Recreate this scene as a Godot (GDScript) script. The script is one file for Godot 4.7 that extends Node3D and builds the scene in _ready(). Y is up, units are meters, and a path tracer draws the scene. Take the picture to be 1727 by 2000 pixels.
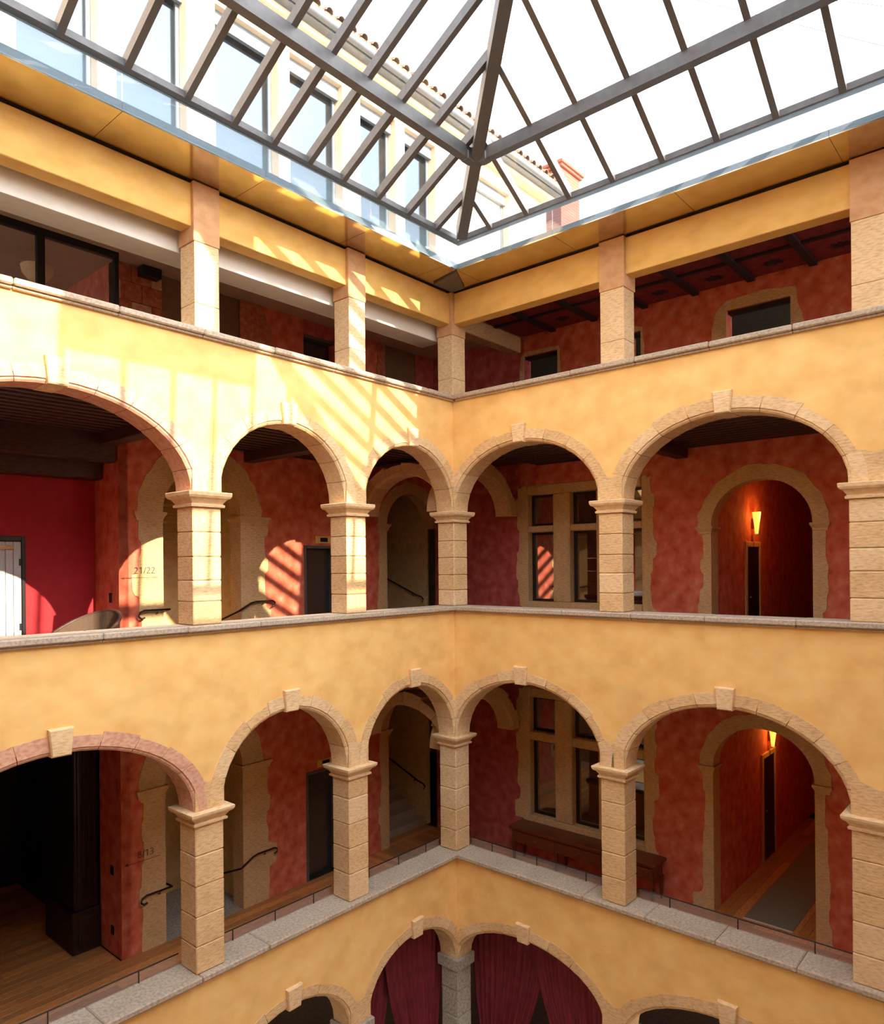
extends Node3D
# A galleried courtyard with stone arcades under a hipped glass roof.
# Axes: the left facade lies in the plane x = 0 (courtyard at x > 0), the right facade in the plane z = 0 (courtyard at z > 0), their corner at the origin.

var M := {}
var used := {}
var org := {}
var noise := FastNoiseLite.new()
const TL := Transform3D(Basis(Vector3(0, 0, 1), Vector3(0, 1, 0), Vector3(1, 0, 0)), Vector3.ZERO)   # (u, v, w) -> (w, v, u): left facade
const TR := Transform3D(Basis(Vector3(1, 0, 0), Vector3(0, 1, 0), Vector3(0, 0, 1)), Vector3.ZERO)   # (u, v, w) -> (u, v, w): right facade
const FAR_X := 11.1
const FAR_Z := 11.0
const TFX := Transform3D(Basis(Vector3(0, 0, 1), Vector3(0, 1, 0), Vector3(-1, 0, 0)), Vector3(FAR_X, 0, 0))
const TFZ := Transform3D(Basis(Vector3(1, 0, 0), Vector3(0, 1, 0), Vector3(0, 0, -1)), Vector3(0, 0, FAR_Z))
const FLOORS := [0.0, 4.2, 8.49, 12.4]
const CEILS := [4.12, 8.31, 12.22, 14.82]
const CAP_TOP := [3.27, 7.15, 11.09]
const CAP_BOT := [3.05, 6.97, 10.9]
const COPE_TOP := [0.0, 5.15, 9.44, 13.1]
const WALL := 0.38
const LB := -2.78   # back wall of the left gallery
const RB := -2.65   # back wall of the right gallery


func _ready() -> void:
	setup()
	materials()
	facades()
	galleries()
	left_back()
	right_back()
	top_left()
	top_right()
	skylight()
	upper_building()
	ground_floor()
	small_things()
	far_sides()


func setup() -> void:
	var cam := Camera3D.new()
	cam.name = "camera"
	var yaw := deg_to_rad(40.89)
	var roll := deg_to_rad(0.5)
	var f := Vector3(-sin(yaw), 0, -cos(yaw))
	var r0 := Vector3(cos(yaw), 0, -sin(yaw))
	var r := r0 * cos(roll) - Vector3.UP * sin(roll)
	var u := Vector3.UP * cos(roll) + r0 * sin(roll)
	cam.transform = Transform3D(Basis(r, u, -f), Vector3(8.096, 10.16, 9.67))
	cam.projection = Camera3D.PROJECTION_FRUSTUM
	cam.near = 0.05
	cam.far = 400.0
	cam.size = 2000.0 / 1410.8 * 0.05
	cam.frustum_offset = Vector2(0, 103.0 / 1410.8 * 0.05)
	add_child(cam)
	cam.current = true

	var env := Environment.new()
	env.tonemap_mode = Environment.TONE_MAPPER_LINEAR
	env.tonemap_exposure = 1.22
	env.background_mode = Environment.BG_SKY
	env.sdfgi_enabled = true
	env.ssao_enabled = true
	env.ssil_enabled = true
	var sky := Sky.new()
	var sm := PhysicalSkyMaterial.new()
	sm.turbidity = 110.0
	sm.mie_coefficient = 0.03
	sm.mie_eccentricity = 0.45
	sm.rayleigh_coefficient = 3.0
	sm.ground_color = Color(0.4, 0.36, 0.31)
	sky.sky_material = sm
	env.sky = sky
	env.background_energy_multiplier = 20.0
	var we := WorldEnvironment.new()
	we.name = "environment"
	we.environment = env
	add_child(we)

	var sun := DirectionalLight3D.new()
	sun.name = "sun"
	sun.light_color = Color(1.0, 0.92, 0.8)
	sun.light_energy = 4.0
	sun.light_angular_distance = 0.45
	sun.shadow_enabled = true
	sun.sky_mode = DirectionalLight3D.SKY_MODE_LIGHT_AND_SKY
	add_child(sun)
	sun.look_at_from_position(Vector3.ZERO, Vector3(-1.0, -0.53, 0.05), Vector3.UP)


# ---------------------------------------------------------------- mesh building
class MB:
	var v := PackedVector3Array()
	var n := PackedVector3Array()
	var xf := Transform3D()
	var flip := false

	func _init(t := Transform3D()) -> void:
		xf = t
		flip = t.basis.determinant() < 0.0

	func tri(a: Vector3, b: Vector3, c: Vector3) -> void:
		a = xf * a
		b = xf * b
		c = xf * c
		if flip:
			var s := b
			b = c
			c = s
		var m := (b - a).cross(c - a).normalized()
		v.append_array([a, c, b])
		n.append_array([m, m, m])

	func quad(a: Vector3, b: Vector3, c: Vector3, d: Vector3) -> void:
		tri(a, b, c)
		tri(a, c, d)

	func trio(a: Vector3, b: Vector3, c: Vector3, out: Vector3) -> void:
		if (b - a).cross(c - a).dot(out) < 0.0:
			tri(a, c, b)
		else:
			tri(a, b, c)

	func quado(a: Vector3, b: Vector3, c: Vector3, d: Vector3, out: Vector3) -> void:
		if (c - a).cross(d - b).dot(out) < 0.0:
			quad(a, d, c, b)
		else:
			quad(a, b, c, d)

	func smooth(a: Vector3, b: Vector3, c: Vector3, na: Vector3, nb: Vector3, nc: Vector3) -> void:
		a = xf * a
		b = xf * b
		c = xf * c
		na = (xf.basis * na).normalized()
		nb = (xf.basis * nb).normalized()
		nc = (xf.basis * nc).normalized()
		if (b - a).cross(c - a).dot(na + nb + nc) < 0.0:
			v.append_array([a, b, c])
			n.append_array([na, nb, nc])
		else:
			v.append_array([a, c, b])
			n.append_array([na, nc, nb])

	# box from a to b with edges cut by c
	func box(a: Vector3, b: Vector3, c := 0.0) -> void:
		var m := (a + b) / 2.0
		var h := (b - a).abs() / 2.0
		c = minf(c, minf(h.x, minf(h.y, h.z)) * 0.9)
		for k in 3:
			var i := (k + 1) % 3
			var j := (k + 2) % 3
			for s in [-1.0, 1.0]:
				var o := Vector3.ZERO
				o[k] = s
				var q := []
				for t in [[1, 1], [-1, 1], [-1, -1], [1, -1]]:
					var p := Vector3.ZERO
					p[k] = s * h[k]
					p[i] = t[0] * (h[i] - c)
					p[j] = t[1] * (h[j] - c)
					q.append(m + p)
				quado(q[0], q[1], q[2], q[3], o)
				if c <= 0.0:
					continue
				for t in [-1.0, 1.0]:      # edge towards axis i
					var e := []
					for l in [-1.0, 1.0]:
						var p := Vector3.ZERO
						p[k] = s * h[k]
						p[i] = t * (h[i] - c)
						p[j] = l * (h[j] - c)
						e.append(m + p)
					for l in [1.0, -1.0]:
						var p := Vector3.ZERO
						p[k] = s * (h[k] - c)
						p[i] = t * h[i]
						p[j] = l * (h[j] - c)
						e.append(m + p)
					var o2 := o
					o2[i] = t
					quado(e[0], e[1], e[2], e[3], o2)
		if c > 0.0:
			for sx in [-1.0, 1.0]:
				for sy in [-1.0, 1.0]:
					for sz in [-1.0, 1.0]:
						var s := Vector3(sx, sy, sz)
						var g := h - Vector3(c, c, c)
						trio(m + s * Vector3(h.x, g.y, g.z), m + s * Vector3(g.x, h.y, g.z), m + s * Vector3(g.x, g.y, h.z), s)

	# polygon in (u, v) drawn out along w
	func ext(poly: PackedVector2Array, w0: float, w1: float) -> void:
		var area := 0.0
		for i in poly.size():
			area += poly[i].cross(poly[(i + 1) % poly.size()])
		if area < 0.0:
			poly.reverse()
		var ix := Geometry2D.triangulate_polygon(poly)
		for k in range(0, ix.size(), 3):
			var a := poly[ix[k]]
			var b := poly[ix[k + 1]]
			var c := poly[ix[k + 2]]
			if (b - a).cross(c - a) < 0.0:
				var s := b
				b = c
				c = s
			tri(Vector3(a.x, a.y, w1), Vector3(b.x, b.y, w1), Vector3(c.x, c.y, w1))
			tri(Vector3(a.x, a.y, w0), Vector3(c.x, c.y, w0), Vector3(b.x, b.y, w0))
		for i in poly.size():
			var p := poly[i]
			var q := poly[(i + 1) % poly.size()]
			quad(Vector3(p.x, p.y, w0), Vector3(q.x, q.y, w0), Vector3(q.x, q.y, w1), Vector3(p.x, p.y, w1))

	# straight member from a to b, w wide, h deep, hung below the line by drop
	func bar(a: Vector3, b: Vector3, w: float, h: float, drop := 0.0, up := Vector3.UP) -> void:
		var d := (b - a).normalized()
		var side := d.cross(up).normalized()
		var top := side.cross(d).normalized()
		var q := []
		for e in [a, b]:
			for s in [[-1, 0], [1, 0], [1, -1], [-1, -1]]:
				q.append(e + side * (s[0] * w / 2.0) + top * (s[1] * h - drop))
		quado(q[0], q[1], q[5], q[4], top)
		quado(q[3], q[2], q[6], q[7], -top)
		quado(q[0], q[3], q[7], q[4], -side)
		quado(q[1], q[2], q[6], q[5], side)
		quado(q[0], q[1], q[2], q[3], -d)
		quado(q[4], q[5], q[6], q[7], d)

	func tube(path: Array, r: float, seg := 8) -> void:
		var rings := []
		for i in path.size():
			var d: Vector3 = (path[mini(i + 1, path.size() - 1)] - path[maxi(i - 1, 0)]).normalized()
			var s := d.cross(Vector3.UP)
			if s.length() < 0.05:
				s = d.cross(Vector3.RIGHT)
			s = s.normalized()
			var t := s.cross(d)
			var ring := []
			for k in seg:
				var o := s * cos(TAU * k / seg) + t * sin(TAU * k / seg)
				ring.append([path[i] + o * r, o])
			rings.append(ring)
		for i in rings.size() - 1:
			for k in seg:
				var a: Array = rings[i][k]
				var b: Array = rings[i][(k + 1) % seg]
				var c: Array = rings[i + 1][(k + 1) % seg]
				var e: Array = rings[i + 1][k]
				smooth(a[0], b[0], c[0], a[1], b[1], c[1])
				smooth(a[0], c[0], e[0], a[1], c[1], e[1])
		for e in [[rings[0], path[0] - path[1]], [rings[-1], path[-1] - path[-2]]]:
			for k in range(1, seg - 1):
				trio(e[0][0][0], e[0][k][0], e[0][k + 1][0], e[1])

	# profile of (radius, height) turned round a vertical axis
	func lathe(c: Vector3, prof: Array, seg := 16, from := 0.0, to := TAU) -> void:
		for i in prof.size() - 1:
			var p: Vector2 = prof[i]
			var q: Vector2 = prof[i + 1]
			var t := q - p
			var nn := Vector2(t.y, -t.x).normalized()
			for k in seg:
				var a0 := from + (to - from) * k / seg
				var a1 := from + (to - from) * (k + 1) / seg
				var d0 := Vector3(cos(a0), 0, sin(a0))
				var d1 := Vector3(cos(a1), 0, sin(a1))
				var n0 := d0 * nn.x + Vector3.UP * nn.y
				var n1 := d1 * nn.x + Vector3.UP * nn.y
				var a := c + d0 * p.x + Vector3.UP * p.y
				var b := c + d1 * p.x + Vector3.UP * p.y
				var e := c + d1 * q.x + Vector3.UP * q.y
				var g := c + d0 * q.x + Vector3.UP * q.y
				if p.x > 1e-5:
					smooth(a, b, e, n0, n1, n1)
				if q.x > 1e-5:
					smooth(a, e, g, n0, n1, n0)


func numbered(called: String) -> String:
	used[called] = used.get(called, 0) + 1
	return called if used[called] == 1 else "%s_%03d" % [called, used[called] - 1]


func thing(called: String, label: String, category: String, at: Vector3, group := "", kind := "") -> Node3D:
	var o := Node3D.new()
	o.name = numbered(called)
	add_child(o)
	o.position = at
	org[o] = at
	tag(o, label, category, group, kind)
	return o


func tag(o: Node, label: String, category := "", group := "", kind := "") -> Node:
	if label:
		o.set_meta("label", label)
	if category:
		o.set_meta("category", category)
	if group:
		o.set_meta("group", group)
	if kind:
		o.set_meta("kind", kind)
	return o


# the gathered faces as one mesh: a part of parent, or a thing of its own standing at its base
func put(b: MB, called: String, material: Material, parent: Node3D = null) -> MeshInstance3D:
	var at := Vector3.ZERO
	var o := MeshInstance3D.new()
	if parent:
		at = org[parent]
		o.name = called
		parent.add_child(o, true)
	else:
		var lo := Vector3.INF
		var hi := -Vector3.INF
		for p in b.v:
			lo = lo.min(p)
			hi = hi.max(p)
		at = Vector3((lo.x + hi.x) / 2.0, lo.y, (lo.z + hi.z) / 2.0)
		o.name = numbered(called)
		add_child(o)
		o.position = at
	org[o] = at
	var v := b.v.duplicate()
	for i in v.size():
		v[i] -= at
	var a := []
	a.resize(Mesh.ARRAY_MAX)
	a[Mesh.ARRAY_VERTEX] = v
	a[Mesh.ARRAY_NORMAL] = b.n
	var m := ArrayMesh.new()
	m.add_surface_from_arrays(Mesh.PRIMITIVE_TRIANGLES, a)
	m.surface_set_material(0, material)
	o.mesh = m
	return o


func boxed(a: Vector3, b: Vector3, c: float, called: String, material: Material, parent: Node3D = null, t := Transform3D()) -> MeshInstance3D:
	var g := MB.new(t)
	g.box(a.min(b), a.max(b), c)
	return put(g, called, material, parent)


func plate(t: Transform3D, poly: PackedVector2Array, w0: float, w1: float, called: String, material: Material, parent: Node3D = null) -> MeshInstance3D:
	var g := MB.new(t)
	g.ext(poly, w0, w1)
	return put(g, called, material, parent)


func rect(a: float, b: float, c: float, d: float) -> PackedVector2Array:
	return PackedVector2Array([Vector2(a, b), Vector2(c, b), Vector2(c, d), Vector2(a, d)])


# a line through pts, wandering by amp to either side, as the edge of hand-laid plaster does
func wavy(pts: Array, amp: float, sd: int, step := 0.07) -> PackedVector2Array:
	var out := PackedVector2Array()
	var s := 0.0
	for i in pts.size() - 1:
		var a: Vector2 = pts[i]
		var b: Vector2 = pts[i + 1]
		var nrm := (b - a).orthogonal().normalized()
		var k := maxi(1, int((b - a).length() / step))
		for j in k:
			var p := a.lerp(b, float(j) / k)
			if j > 0 or i > 0:
				p += nrm * amp * noise.get_noise_2d(s * 260.0, sd * 37.0) * 1.6
			out.append(p)
			s += (b - a).length() / k
	out.append(pts[-1])
	return out


func arc(uc: float, a: float, ys: float, b: float, off: float, from := PI, to := 0.0, k := 24) -> Array:
	var out := []
	for i in k + 1:
		var t := lerpf(from, to, float(i) / k)
		out.append(Vector2(uc + (a + off) * cos(t), ys + (b + off) * sin(t)))
	return out


# ---------------------------------------------------------------- materials
func tex(cols: Array, freq: float, sd: int, oct := 4, kind := FastNoiseLite.TYPE_SIMPLEX_SMOOTH) -> NoiseTexture2D:
	var f := FastNoiseLite.new()
	f.seed = sd
	f.noise_type = kind
	f.frequency = freq
	f.fractal_octaves = oct
	var t := NoiseTexture2D.new()
	t.width = 512
	t.height = 512
	t.seamless = true
	t.noise = f
	var g := Gradient.new()
	g.offsets = PackedFloat32Array()
	g.colors = PackedColorArray()
	var o := PackedFloat32Array()
	var c := PackedColorArray()
	for i in cols.size():
		o.append(float(i) / maxi(1, cols.size() - 1))
		c.append(cols[i])
	g.offsets = o
	g.colors = c
	t.color_ramp = g
	return t


func rgb(a: int, b: int, c: int) -> Color:
	return Color(a / 255.0, b / 255.0, c / 255.0)


func surf(key: String, cols: Array, freq: float, scale: Vector3, rough: float, bump := "", bump_cm := 0.3, coarse := true, metal := 0.0) -> StandardMaterial3D:
	var m := StandardMaterial3D.new()
	m.resource_name = key
	if cols.size() == 1:
		m.albedo_color = cols[0]
	else:
		m.albedo_texture = tex(cols, freq, key.hash() % 1000)
	m.uv1_triplanar = true
	m.uv1_world_triplanar = true
	m.uv1_scale = scale
	m.roughness = rough
	m.metallic = metal
	if bump:
		m.heightmap_enabled = true
		m.heightmap_texture = M[bump]
		m.heightmap_scale = bump_cm
	if coarse:
		m.detail_enabled = true
		m.detail_albedo = M.coarse
		m.detail_blend_mode = BaseMaterial3D.BLEND_MODE_MUL
		m.detail_uv_layer = BaseMaterial3D.DETAIL_UV_2
		m.uv2_triplanar = true
		m.uv2_world_triplanar = true
		m.uv2_scale = Vector3(0.23, 0.31, 0.23)
	M[key] = m
	return m


func materials() -> void:
	noise.seed = 7
	noise.frequency = 0.01
	M.coarse = tex([rgb(238, 234, 228), rgb(250, 248, 245), rgb(255, 255, 255)], 0.012, 5, 5)
	M.stucco = tex([Color.BLACK, Color.WHITE], 0.02, 11, 5)
	M.chisel = tex([Color.BLACK, Color.WHITE], 0.055, 12, 4)
	surf("plaster_yellow", [rgb(240, 188, 112), rgb(246, 199, 124), rgb(249, 208, 136)], 0.012, Vector3(0.35, 0.4, 0.35), 0.9, "stucco", 0.12)
	surf("plaster_beige", [rgb(214, 178, 122), rgb(226, 194, 140), rgb(232, 204, 154)], 0.02, Vector3(0.5, 0.5, 0.5), 0.9, "stucco", 0.12)
	surf("beam_yellow", [rgb(234, 180, 94), rgb(240, 192, 108), rgb(244, 198, 118)], 0.012, Vector3(0.4, 0.8, 0.4), 0.75, "stucco", 0.06)
	surf("plaster_red", [rgb(192, 80, 58), rgb(218, 104, 78), rgb(226, 120, 94), rgb(234, 150, 126)], 0.016, Vector3(0.45, 0.4, 0.45), 0.88, "stucco", 0.1)
	surf("plaster_purple", [rgb(168, 70, 68), rgb(196, 94, 88), rgb(210, 122, 114)], 0.016, Vector3(0.45, 0.4, 0.45), 0.88, "stucco", 0.1)
	surf("paint_red", [rgb(172, 30, 40), rgb(184, 38, 48)], 0.02, Vector3(0.5, 0.5, 0.5), 0.8, "stucco", 0.05)
	surf("stone_ochre", [rgb(196, 154, 104), rgb(224, 186, 136), rgb(234, 200, 152)], 0.03, Vector3(0.6, 2.4, 0.6), 0.88, "chisel", 0.13)
	surf("stone_pale", [rgb(208, 168, 122), rgb(232, 198, 152), rgb(240, 212, 170)], 0.03, Vector3(0.6, 2.2, 0.6), 0.88, "chisel", 0.13)
	surf("stone_pink", [rgb(188, 134, 110), rgb(216, 164, 136), rgb(224, 182, 152)], 0.03, Vector3(0.7, 1.2, 0.7), 0.88, "chisel", 0.13)
	surf("stone_coping", [rgb(152, 134, 116), rgb(184, 166, 146), rgb(200, 184, 164)], 0.03, Vector3(1.3, 1.3, 1.3), 0.8, "chisel", 0.1)
	surf("stone_grey", [rgb(128, 118, 106), rgb(172, 162, 148), rgb(194, 186, 172)], 0.03, Vector3(1.2, 1.2, 1.2), 0.88, "chisel", 0.15)
	surf("stone_floor", [rgb(206, 196, 178), rgb(222, 213, 196), rgb(232, 224, 208)], 0.02, Vector3(0.5, 0.5, 0.5), 0.7, "", 0.0)
	surf("stone_smooth", [rgb(204, 150, 104), rgb(216, 166, 120), rgb(222, 176, 132)], 0.014, Vector3(0.6, 0.8, 0.6), 0.8, "stucco", 0.12)
	surf("stone_orange", [rgb(166, 82, 54), rgb(192, 106, 74), rgb(206, 134, 98)], 0.02, Vector3(0.8, 0.8, 0.8), 0.85, "chisel", 0.2)
	surf("wood_dark", [rgb(52, 32, 28), rgb(74, 48, 40), rgb(88, 60, 50)], 0.02, Vector3(0.7, 3.0, 0.7), 0.55, "chisel", 0.1, false)
	surf("wood_joist", [rgb(92, 56, 46), rgb(116, 74, 60)], 0.02, Vector3(0.7, 3.0, 0.7), 0.6, "", 0.0, false)
	for i in 3:
		var k: float = [1.08, 1.2, 1.3][i]
		surf("plank_%d" % i, [rgb(int(146 * k), int(92 * k), int(50 * k)), rgb(int(172 * k), int(114 * k), int(66 * k)), rgb(int(188 * k), int(130 * k), int(78 * k))], 0.02, Vector3(4.0, 1.0, 0.6), 0.38, "", 0.0, false)
	surf("wood_bench", [rgb(84, 36, 20), rgb(112, 52, 28), rgb(128, 66, 36)], 0.02, Vector3(0.6, 4.0, 4.0), 0.3, "", 0.0, false)
	surf("wood_slat", [rgb(170, 124, 66), rgb(200, 156, 92)], 0.02, Vector3(3.0, 3.0, 0.6), 0.6, "", 0.0, false)
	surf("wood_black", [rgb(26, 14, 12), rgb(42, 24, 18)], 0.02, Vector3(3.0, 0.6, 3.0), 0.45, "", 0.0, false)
	surf("steel", [rgb(98, 97, 98), rgb(112, 110, 110)], 0.02, Vector3(0.6, 0.6, 0.6), 0.45, "", 0.0, false, 0.35)
	surf("steel_pale", [rgb(150, 160, 166), rgb(170, 178, 184)], 0.03, Vector3(0.6, 0.6, 0.6), 0.4, "", 0.0, false, 0.4)
	surf("soffit_metal", [rgb(190, 176, 150), rgb(206, 192, 164)], 0.01, Vector3(0.5, 0.5, 0.5), 0.09, "", 0.0, false, 1.0)
	surf("white_paint", [rgb(222, 217, 208), rgb(230, 225, 217)], 0.02, Vector3(0.5, 0.5, 0.5), 0.8, "", 0.0, false)
	surf("ceiling_paint", [rgb(196, 168, 142), rgb(206, 180, 154)], 0.02, Vector3(0.5, 0.5, 0.5), 0.8, "", 0.0, false)
	surf("wall_brown", [rgb(122, 92, 68), rgb(136, 104, 78)], 0.02, Vector3(0.5, 0.5, 0.5), 0.8, "", 0.0, false)
	surf("black_metal", [rgb(22, 21, 22)], 0.02, Vector3.ONE, 0.4, "", 0.0, false)
	surf("iron", [rgb(44, 34, 30)], 0.02, Vector3.ONE, 0.5, "", 0.0, false, 0.4)
	surf("brass", [rgb(150, 116, 70)], 0.02, Vector3.ONE, 0.3, "", 0.0, false, 0.8)
	surf("inox", [rgb(96, 96, 98), rgb(110, 110, 112)], 0.02, Vector3(3, 0.4, 3), 0.25, "", 0.0, false, 0.85)
	surf("door_grey", [rgb(186, 188, 190), rgb(204, 205, 206)], 0.02, Vector3(3, 0.4, 3), 0.6, "", 0.0, false)
	surf("curtain", [rgb(92, 14, 30), rgb(118, 22, 38), rgb(134, 34, 48)], 0.02, Vector3(1, 0.3, 1), 0.75, "", 0.0, false)
	surf("ceiling_red", [rgb(112, 38, 42), rgb(136, 50, 54), rgb(148, 62, 66)], 0.02, Vector3(0.6, 0.6, 0.6), 0.8, "", 0.0, false)
	surf("ceiling_beam", [rgb(40, 24, 36), rgb(52, 32, 44)], 0.02, Vector3(0.6, 0.6, 0.6), 0.75, "", 0.0, false)
	surf("facade_cream", [rgb(216, 186, 150), rgb(224, 198, 164), rgb(230, 206, 174)], 0.012, Vector3(0.4, 0.4, 0.4), 0.9, "stucco", 0.1)
	surf("roof_tile", [rgb(112, 84, 66), rgb(142, 110, 88)], 0.03, Vector3(1, 1, 1), 0.85, "", 0.0, false)
	surf("zinc", [rgb(104, 110, 114), rgb(122, 127, 130)], 0.02, Vector3(0.6, 0.6, 0.6), 0.5, "", 0.0, false, 0.3)
	surf("brick", [rgb(132, 52, 34), rgb(160, 74, 50), rgb(178, 96, 70)], 0.05, Vector3(2, 4, 2), 0.9, "", 0.0, false)
	surf("wicker", [rgb(64, 48, 36), rgb(112, 88, 64)], 0.09, Vector3(3, 3, 3), 0.7, "chisel", 0.6, false)
	surf("rug_wool", [rgb(116, 108, 92), rgb(150, 140, 120)], 0.06, Vector3(1.5, 1.5, 1.5), 0.95, "chisel", 0.3, false)
	surf("text_ink", [rgb(92, 62, 44)], 0.02, Vector3.ONE, 0.8, "", 0.0, false)
	surf("yellow_board", [rgb(230, 190, 60), rgb(240, 206, 84)], 0.03, Vector3(1, 0.5, 1), 0.6, "", 0.0, false)
	var g := StandardMaterial3D.new()
	g.resource_name = "roof_glass"
	g.transparency = BaseMaterial3D.TRANSPARENCY_ALPHA
	g.albedo_color = Color(0.9, 0.95, 1.0, 0.03)
	g.roughness = 0.0
	g.metallic_specular = 0.5
	M.glass = g
	var s := g.duplicate()
	s.resource_name = "strip_glass"
	s.albedo_color = Color(0.5, 0.6, 0.66, 0.3)
	M.strip_glass = s
	var w := StandardMaterial3D.new()
	w.resource_name = "coated_window_glass"
	w.albedo_color = rgb(164, 168, 172)
	w.metallic = 1.0
	w.roughness = 0.03
	M.mirror_glass = w
	var w2 := w.duplicate()
	w2.albedo_color = rgb(84, 92, 100)
	w2.roughness = 0.12
	M.sky_glass = w2
	var l := StandardMaterial3D.new()
	l.resource_name = "lamp_glow"
	l.albedo_color = rgb(255, 214, 130)
	l.emission_enabled = true
	l.emission = rgb(255, 178, 70)
	l.emission_energy_multiplier = 1.6
	M.lamp = l


# ---------------------------------------------------------------- facades
# openings: [u0, u1, crown, name of its size]
const LEFT_OPEN := [[0.0, 2.08, "narrow"], [2.48, 4.58, "middle"], [4.98, 8.1, "wide"], [8.5, 10.6, "farthest"]]
const RIGHT_OPEN := [[0.0, 2.81, "first"], [3.2, 6.13, "second"], [6.75, 9.6, "third"]]
const CROWN_L := [4.1, 8.18, 12.11]
const CROWN_R := [4.05, 8.22, 12.14]
const STOREY := ["ground", "lower", "upper"]


func facades() -> void:
	for side in 2:
		var t: Transform3D = [TL, TR][side]
		var opens: Array = [LEFT_OPEN, RIGHT_OPEN][side]
		var lead: String = ["left", "right"][side]
		var u0: float = [-WALL, -0.12][side]
		var u1: float = [FAR_Z, FAR_X][side]
		var wall := Node3D.new()
		wall.name = "wall_" + lead
		wall.set_meta("kind", "structure")
		wall.set_meta("label", ["long yellow plastered arcade wall streaked with sunlight and bar shadows", "yellow plastered arcade wall in even shade, facing the sunlit one"][side])
		add_child(wall)
		org[wall] = Vector3.ZERO
		for s in 3:
			var crown: float = [CROWN_L, CROWN_R][side][s]
			var ys: float = CAP_TOP[s]
			var low := [Vector2(u0, ys)]
			for o in opens:
				low.append_array(arc((o[0] + o[1]) / 2.0, (o[1] - o[0]) / 2.0, ys, crown - ys, 0.1))
			low.append(Vector2(u1, ys))
			low.append(Vector2(u1, COPE_TOP[s + 1] - 0.1))
			low.append(Vector2(u0, COPE_TOP[s + 1] - 0.1))
			plate(t, PackedVector2Array(low), -WALL, 0.0, "plaster_panel", M.plaster_yellow, wall)
			for k in opens.size():
				var o: Array = opens[k]
				if side == 0 and k == 3:
					continue
				var mats: Array = [M.stone_pink] if side == 0 and k == 2 else [M.stone_ochre, M.stone_pale, M.stone_ochre]
				var word: String = o[2]
				arch(t, (o[0] + o[1]) / 2.0, (o[1] - o[0]) / 2.0, ys, crown - ys, mats, 10 * s + k + 100 * side,
					"%s stone arch of the %s storey in the %s yellow arcade" % [word, STOREY[s], ["sunlit left", "shaded right"][side]], WALL)
		# plain wall below the arches past the last opening
		boxed(Vector3(opens[-1][1], 0, -WALL), Vector3(u1, CAP_TOP[2] + 0.01, 0), 0.0, "end_pier", M.plaster_yellow, wall, t)
		# parapets: from the storey's floor to its coping stones
		for s in [1, 2, 3]:
			var a: float = [-0.44, 0.08][side]
			var c := Node3D.new()
			c.name = numbered("trim_%d" % (s + 3 * side))
			c.set_meta("kind", "structure")
			c.set_meta("label", "worn stone coping on the %s parapet of the %s wall" % [["", "lowest", "middle", "topmost"][s], lead])
			add_child(c)
			org[c] = Vector3.ZERO
			var u := a
			var i := 0
			while u < u1 - 0.3:
				var l := 0.98 + 0.3 * absf(noise.get_noise_2d(i * 90.0, s * 50.0 + side * 11.0) * 2.0)
				var e := minf(u + l, u1)
				var j := 0.006 * noise.get_noise_2d(i * 70.0, 400.0 + s * 31.0)
				var g := MB.new(t)
				var y: float = COPE_TOP[s]
				g.box(Vector3(u + 0.003, y - 0.075 + j, -0.43), Vector3(e - 0.003, y + j, 0.085 + j), 0.014)
				g.box(Vector3(u + 0.003, y - 0.105, -0.40), Vector3(e - 0.003, y - 0.074, 0.045), 0.008)
				put(g, "coping_slab", M.stone_coping, c)
				u = e
				i += 1
	# pillars
	var rows_l := [[2.08, 2.48, "between the narrow and middle arches"], [4.58, 4.98, "between the middle and wide arches"], [8.1, 8.5, "past the wide arch"]]
	var rows_r := [[2.81, 3.2, "between the first and second arches"], [6.13, 6.75, "past the second arch"]]
	for s in 3:
		var y0: float = COPE_TOP[s]
		for r in rows_l:
			pillar(TL, r[0], r[1], y0, CAP_BOT[s], CAP_TOP[s], s, "%s-storey square stone pillar of the sunlit wall, %s" % [STOREY[s], r[2]])
		for r in rows_r:
			pillar(TR, r[0], r[1], y0, CAP_BOT[s], CAP_TOP[s], s, "%s-storey square stone pillar of the shaded wall, %s" % [STOREY[s], r[2]])
		pillar(TL, -WALL, 0.0, y0, CAP_BOT[s], CAP_TOP[s], s, "%s-storey stone corner pillar where the two arcades meet" % STOREY[s])


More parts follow.
